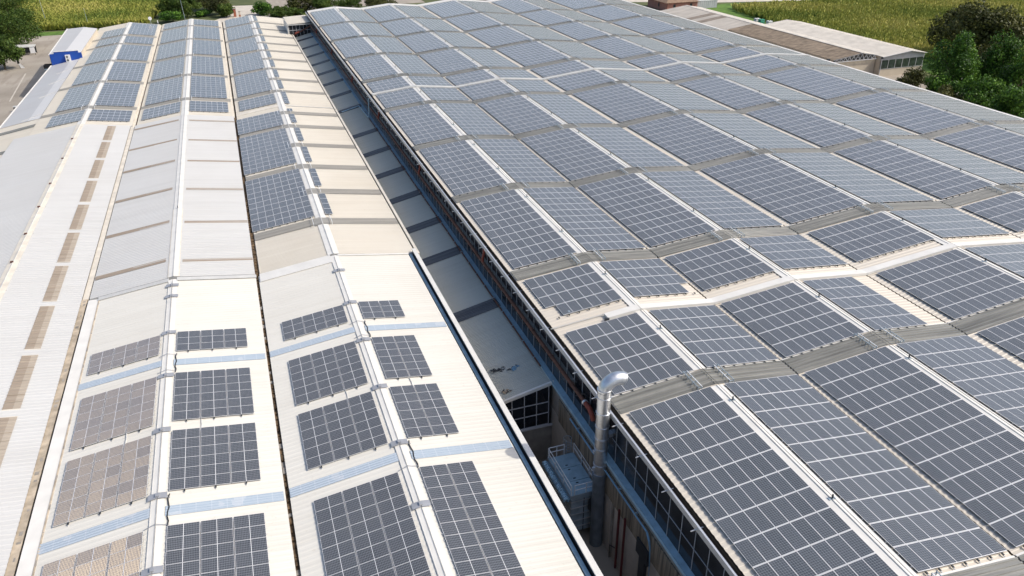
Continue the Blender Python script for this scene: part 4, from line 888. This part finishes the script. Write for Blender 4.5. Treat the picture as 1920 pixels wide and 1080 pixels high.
for i, (x, y, lab) in enumerate(((-74.2, 214.5, 'dark bin at the end of the black awning'), (-72.3, 205, 'dark bin beside the edge of the grey annex'), (-76.3, 203.5, 'small dark stool out in the yard left of the annex'))):
    t = thing(('wheelie_bin', 'wheelie_bin', 'stool')[i], lab, ('bin', 'bin', 'stool')[i], 'small things by the annex', (x, y, GZ)); b = MB()
    if i < 2:
        b.hexa([(-.35, -.35, .12), (.35, -.35, .12), (.35, .35, .12), (-.35, .35, .12), (-.45, -.45, 1.2), (.45, -.45, 1.2), (.45, .45, 1.2), (-.45, .45, 1.2)], 'dark_metal'); b.build('body', t); b = MB(); b.hexa([(-.5, -.5, 1.2), (.5, -.5, 1.2), (.5, .5, 1.2), (-.5, .5, 1.2), (-.45, -.4, 1.34), (.45, -.4, 1.34), (.45, .45, 1.34), (-.45, .45, 1.34)], 'cap_grey'); b.build('lid', t)
        b = MB(); b.tube([(-.4, .42, .14), (.4, .42, .14)], .14, 'black', 10); b.build('wheel', t)
    else:
        b.tube([(0, 0, .45), (0, 0, .55)], .55, 'cap_grey', 12); b.build('seat', t); b = MB(); [b.bar((math.cos(a)*.4, math.sin(a)*.4, .45), (math.cos(a)*.6, math.sin(a)*.6, 0), .07, 'dark_metal') for a in (0, 2.1, 4.2)]; b.build('leg', t)
t = thing('gate_pillar', 'red brick gate pillar beside the pale driveway', 'gate pillar', loc=(-19.6, 343, GZ)); b = MB(); b.box(-.5, .5, -.5, .5, 0, 3.0, 'brick'); b.build('shaft', t); b = MB(); b.box(-.65, .65, -.65, .65, 3.0, 3.2, 'concrete'); b.build('cap', t)
t = thing('gate_pillar', 'pale pillar with red stripe right of the brick gate pillar', 'gate pillar', loc=(-17.9, 338, GZ)); b = MB(); b.box(-.35, .35, -.35, .35, 0, 2.6, 'render_wall'); b.box(-.37, .37, -.37, .37, .8, 1.4, 'brick'); b.build('shaft', t); b = MB(); b.box(-.45, .45, -.45, .45, 2.6, 2.75, 'concrete'); b.build('cap', t)

# ------------------------------------------------------------------ sheds, house and tanks on the right
shed = thing('shed', 'long old shed with a brown mossy roof and lattice truss gable', 'shed')
SX0, SXM, SX1, SZE, SZR = 126.2, 135.6, 141.0, -8.05, -6.85
b = MB(); b.corr(SX0, SZE, SXM, SZR, 170.5, 220, .5, .06, 'shed_brown'); b.corr(SXM, SZR, SX1, SZE+.35, 170.5, 220, .5, .06, 'shed_pale'); b.build('roof', shed)
b = MB(); b.corr(SX0-5, SZE-.6, SXM, SZR+.04, 220, 262, .5, .06, 'shed_grey'); b.corr(SXM, SZR+.04, SX1+1, SZE+.2, 220, 262, .5, .06, 'shed_pale')
for yy in (240.5, 234): b.slab(SX0-5, SZE-.6, SXM-.4, SZR-.02, yy, yy+3.2, .03, 'shed_strip', .07)
b.build('roof', shed)
b = MB(); b.slab(SXM-.5, SZR-.06, SXM+.5, SZR-.05, 170.4, 262, .05, 'shed_pale', .12); b.build('ridge_cap', shed)
b = MB(); b.box(SX0+.2, SX1-.1, 171.2, 171.5, GZ, -8.75, 'render_wall'); b.box(SX0-4.8, SX0-4.5, 220, 261.8, GZ, -8.8, 'render_wall'); b.box(SX0+.2, SX0+.5, 171, 220, GZ, -8.2, 'render_wall'); b.box(SX0-4.5, SX1+.8, 261.5, 261.8, GZ, -8.7, 'render_wall'); b.build('wall', shed)
b = MB(); yt = 170.7
b.bar((SX0+.3, yt, -8.75), (SX1-.2, yt, -8.75), .16, 'frame_white'); b.bar((SX0+.3, yt, SZE-.1), (SXM, yt, SZR-.12), .18, 'frame_white'); b.bar((SXM, yt, SZR-.12), (SX1-.2, yt, SZE+.2), .18, 'frame_white')
xs = np.linspace(SX0+.8, SX1-.6, 21)
for i in range(20):
    zt = lambda x: (lerp(SX0, SZE, SXM, SZR, x) if x < SXM else lerp(SXM, SZR, SX1, SZE+.35, x))-.2
    b.bar((xs[i], yt, -8.7 if i % 2 == 0 else zt(xs[i])), (xs[i+1], yt, zt(xs[i+1]) if i % 2 == 0 else -8.7), .11, 'frame_white')
b.box(SX0+.6, SX1-.4, 171.6, 171.8, -8.7, -8.0, 'dark_metal'); b.build('truss', shed)
tag(one(lambda b: (b.box(-.25, .25, -.25, .25, 0, 4.9, 'brick'), b.box(-.34, .34, -.34, .34, 4.9, 5.2, 'dark_metal')), 'chimney_stack', loc=(124.6, 170.5, -12.8)), 'short dark stack at the left end of the truss gable', 'stack')
shd = thing('shed', 'pale roofed shed with a strip window gable beside the trees', 'shed')
CX0, CXM, CX1 = 141.1, 150.4, 156.2
b = MB(); b.corr(CX0, -8.0, CXM, -6.95, 168.8, 223, .5, .06, 'shed_pale'); b.corr(CXM, -6.95, CX1, -7.95, 168.8, 223, .5, .06, 'shed_pale'); b.slab(CX0-.1, -8.0, CXM, -6.95, 168.6, 168.8, .12, 'saddle', -.12); b.slab(CXM, -6.95, CX1+.1, -7.95, 168.6, 168.8, .12, 'saddle', -.12); b.build('roof', shd)
b = MB(); b.face([(CX0, 169.3, GZ), (CX1-.4, 169.3, GZ), (CX1-.4, 169.3, -11.3), (CX0, 169.3, -11.3)], 'render_wall'); b.box(CX0, CX1-.4, 169.3, 169.6, GZ, -11.3, 'render_wall', (2,)); b.box(CX1-.6, CX1-.3, 169.6, 222.8, GZ, -8, 'render_wall'); b.box(CX0, CX0+.3, 169.6, 222.5, GZ, -8.1, 'render_wall'); b.box(CX0, CX1-.6, 222.5, 222.8, GZ, -8.2, 'render_wall')
b.hexa([(CX0, 169.3, -9.0), (CX1-.4, 169.3, -9.0), (CX1-.4, 169.6, -9.0), (CX0, 169.6, -9.0), (CX0, 169.3, -8.1), (CXM, 169.3, -7.1), (CXM, 169.6, -7.1), (CX0, 169.6, -8.1)], 'pale_wall'); b.hexa([(CXM, 169.31, -9.0), (CX1-.4, 169.31, -9.0), (CX1-.4, 169.59, -9.0), (CXM, 169.59, -9.0), (CXM, 169.31, -7.1), (CX1-.4, 169.31, -8.05), (CX1-.4, 169.59, -8.05), (CXM, 169.59, -7.1)], 'pale_wall'); b.build('wall', shd)
b = MB(); b.box(CX0+.1, CX1-.6, 169.32, 169.45, -11.3, -9.0, 'shed_glass'); w = b.build('window', shd)
b = MB()
for x in np.linspace(CX0+.2, CX1-.7, 7): b.box(x-.05, x+.05, 169.25, 169.33, -11.3, -9.0, 'frame_white')
b.box(CX0, CX1-.4, 169.22, 169.34, -11.42, -11.3, 'saddle'); b.build('frame', w)
b = MB(); b.tube([(CX0-.1, 169.0, GZ), (CX0-.1, 169.0, -8.2)], .1, 'frame_white', 8); b.box(CX0-.3, CX0+.1, 168.8, 169.2, -8.5, -8.0, 'dark_metal'); b.build('downpipe', shd)
house = thing('house', 'pink rendered house with brown tiled roof beyond the long shed', 'house')
b = MB(); b.box(144.0, 158, 290, 306, GZ, -10.0, 'pink_wall'); b.build('wall', house)
b = MB(); b.hexa([(143.2, 289.2, -10.1), (158.8, 289.2, -10.1), (158.8, 306.8, -10.1), (143.2, 306.8, -10.1), (149, 296.5, -7.6), (153, 296.5, -7.6), (153, 299.5, -7.6), (149, 299.5, -7.6)], 'roof_tile'); b.build('roof', house)
for x in (147.4, 155): b = MB(); b.box(x-.5, x+.5, 289.9, 290.05, -12.2, -10.8, 'dark_metal'); w = b.build('window', house)
b = MB(); b.box(143.9, 144.02, 296, 297, -12.2, -10.8, 'dark_metal'); b.build('window', house)
b = MB(); b.tube([(144, 289.9, GZ), (144, 289.9, -10)], .09, 'rust', 6); b.build('downpipe', house)
tag(one(lambda b: (b.box(159, 168.5, 292, 296, GZ, -10.6, 'pale_wall'), b.box(158.9, 168.6, 291.9, 296.1, -10.6, -10.45, 'cap_grey'), [b.box(159+i*.95, 159.08+i*.95, 291.94, 292, GZ, -10.6, 'white_box') for i in range(1, 10)]), 'container'), 'pale blue grey container beside the pink house', 'container')
for i, (x, y, m, lab) in enumerate(((160.6, 253, 'white_box', 'white tank, first of four beside the pale shed roof'), (160.9, 250.6, 'green_plastic', 'green tank between white tanks beside the shed'), (161.4, 246.6, 'white_box', 'white covered tank in the middle of the row'), (162, 243, 'white_box', 'pale tank nearest the pale roofed shed'))):
    t = thing('water_tank', lab, 'tank', 'tanks beside the sheds', (x, y, GZ)); b = MB(); b.box(-.8, .8, -.8, .8, .2, 1.9, m); b.tube([(0, 0, 1.9), (0, 0, 2.0)], .25, 'dark_metal', 8); b.build('tank', t)
    b = MB()
    for z in (.4, 1.0, 1.6):
        for (p, q) in (((-.84, -.84), (.84, -.84)), ((.84, -.84), (.84, .84)), ((.84, .84), (-.84, .84)), ((-.84, .84), (-.84, -.84))): b.bar((*p, z), (*q, z), .05, 'galv')
    b.box(-.85, .85, -.85, .85, 0, .2, 'wood'); b.build('cage', t)
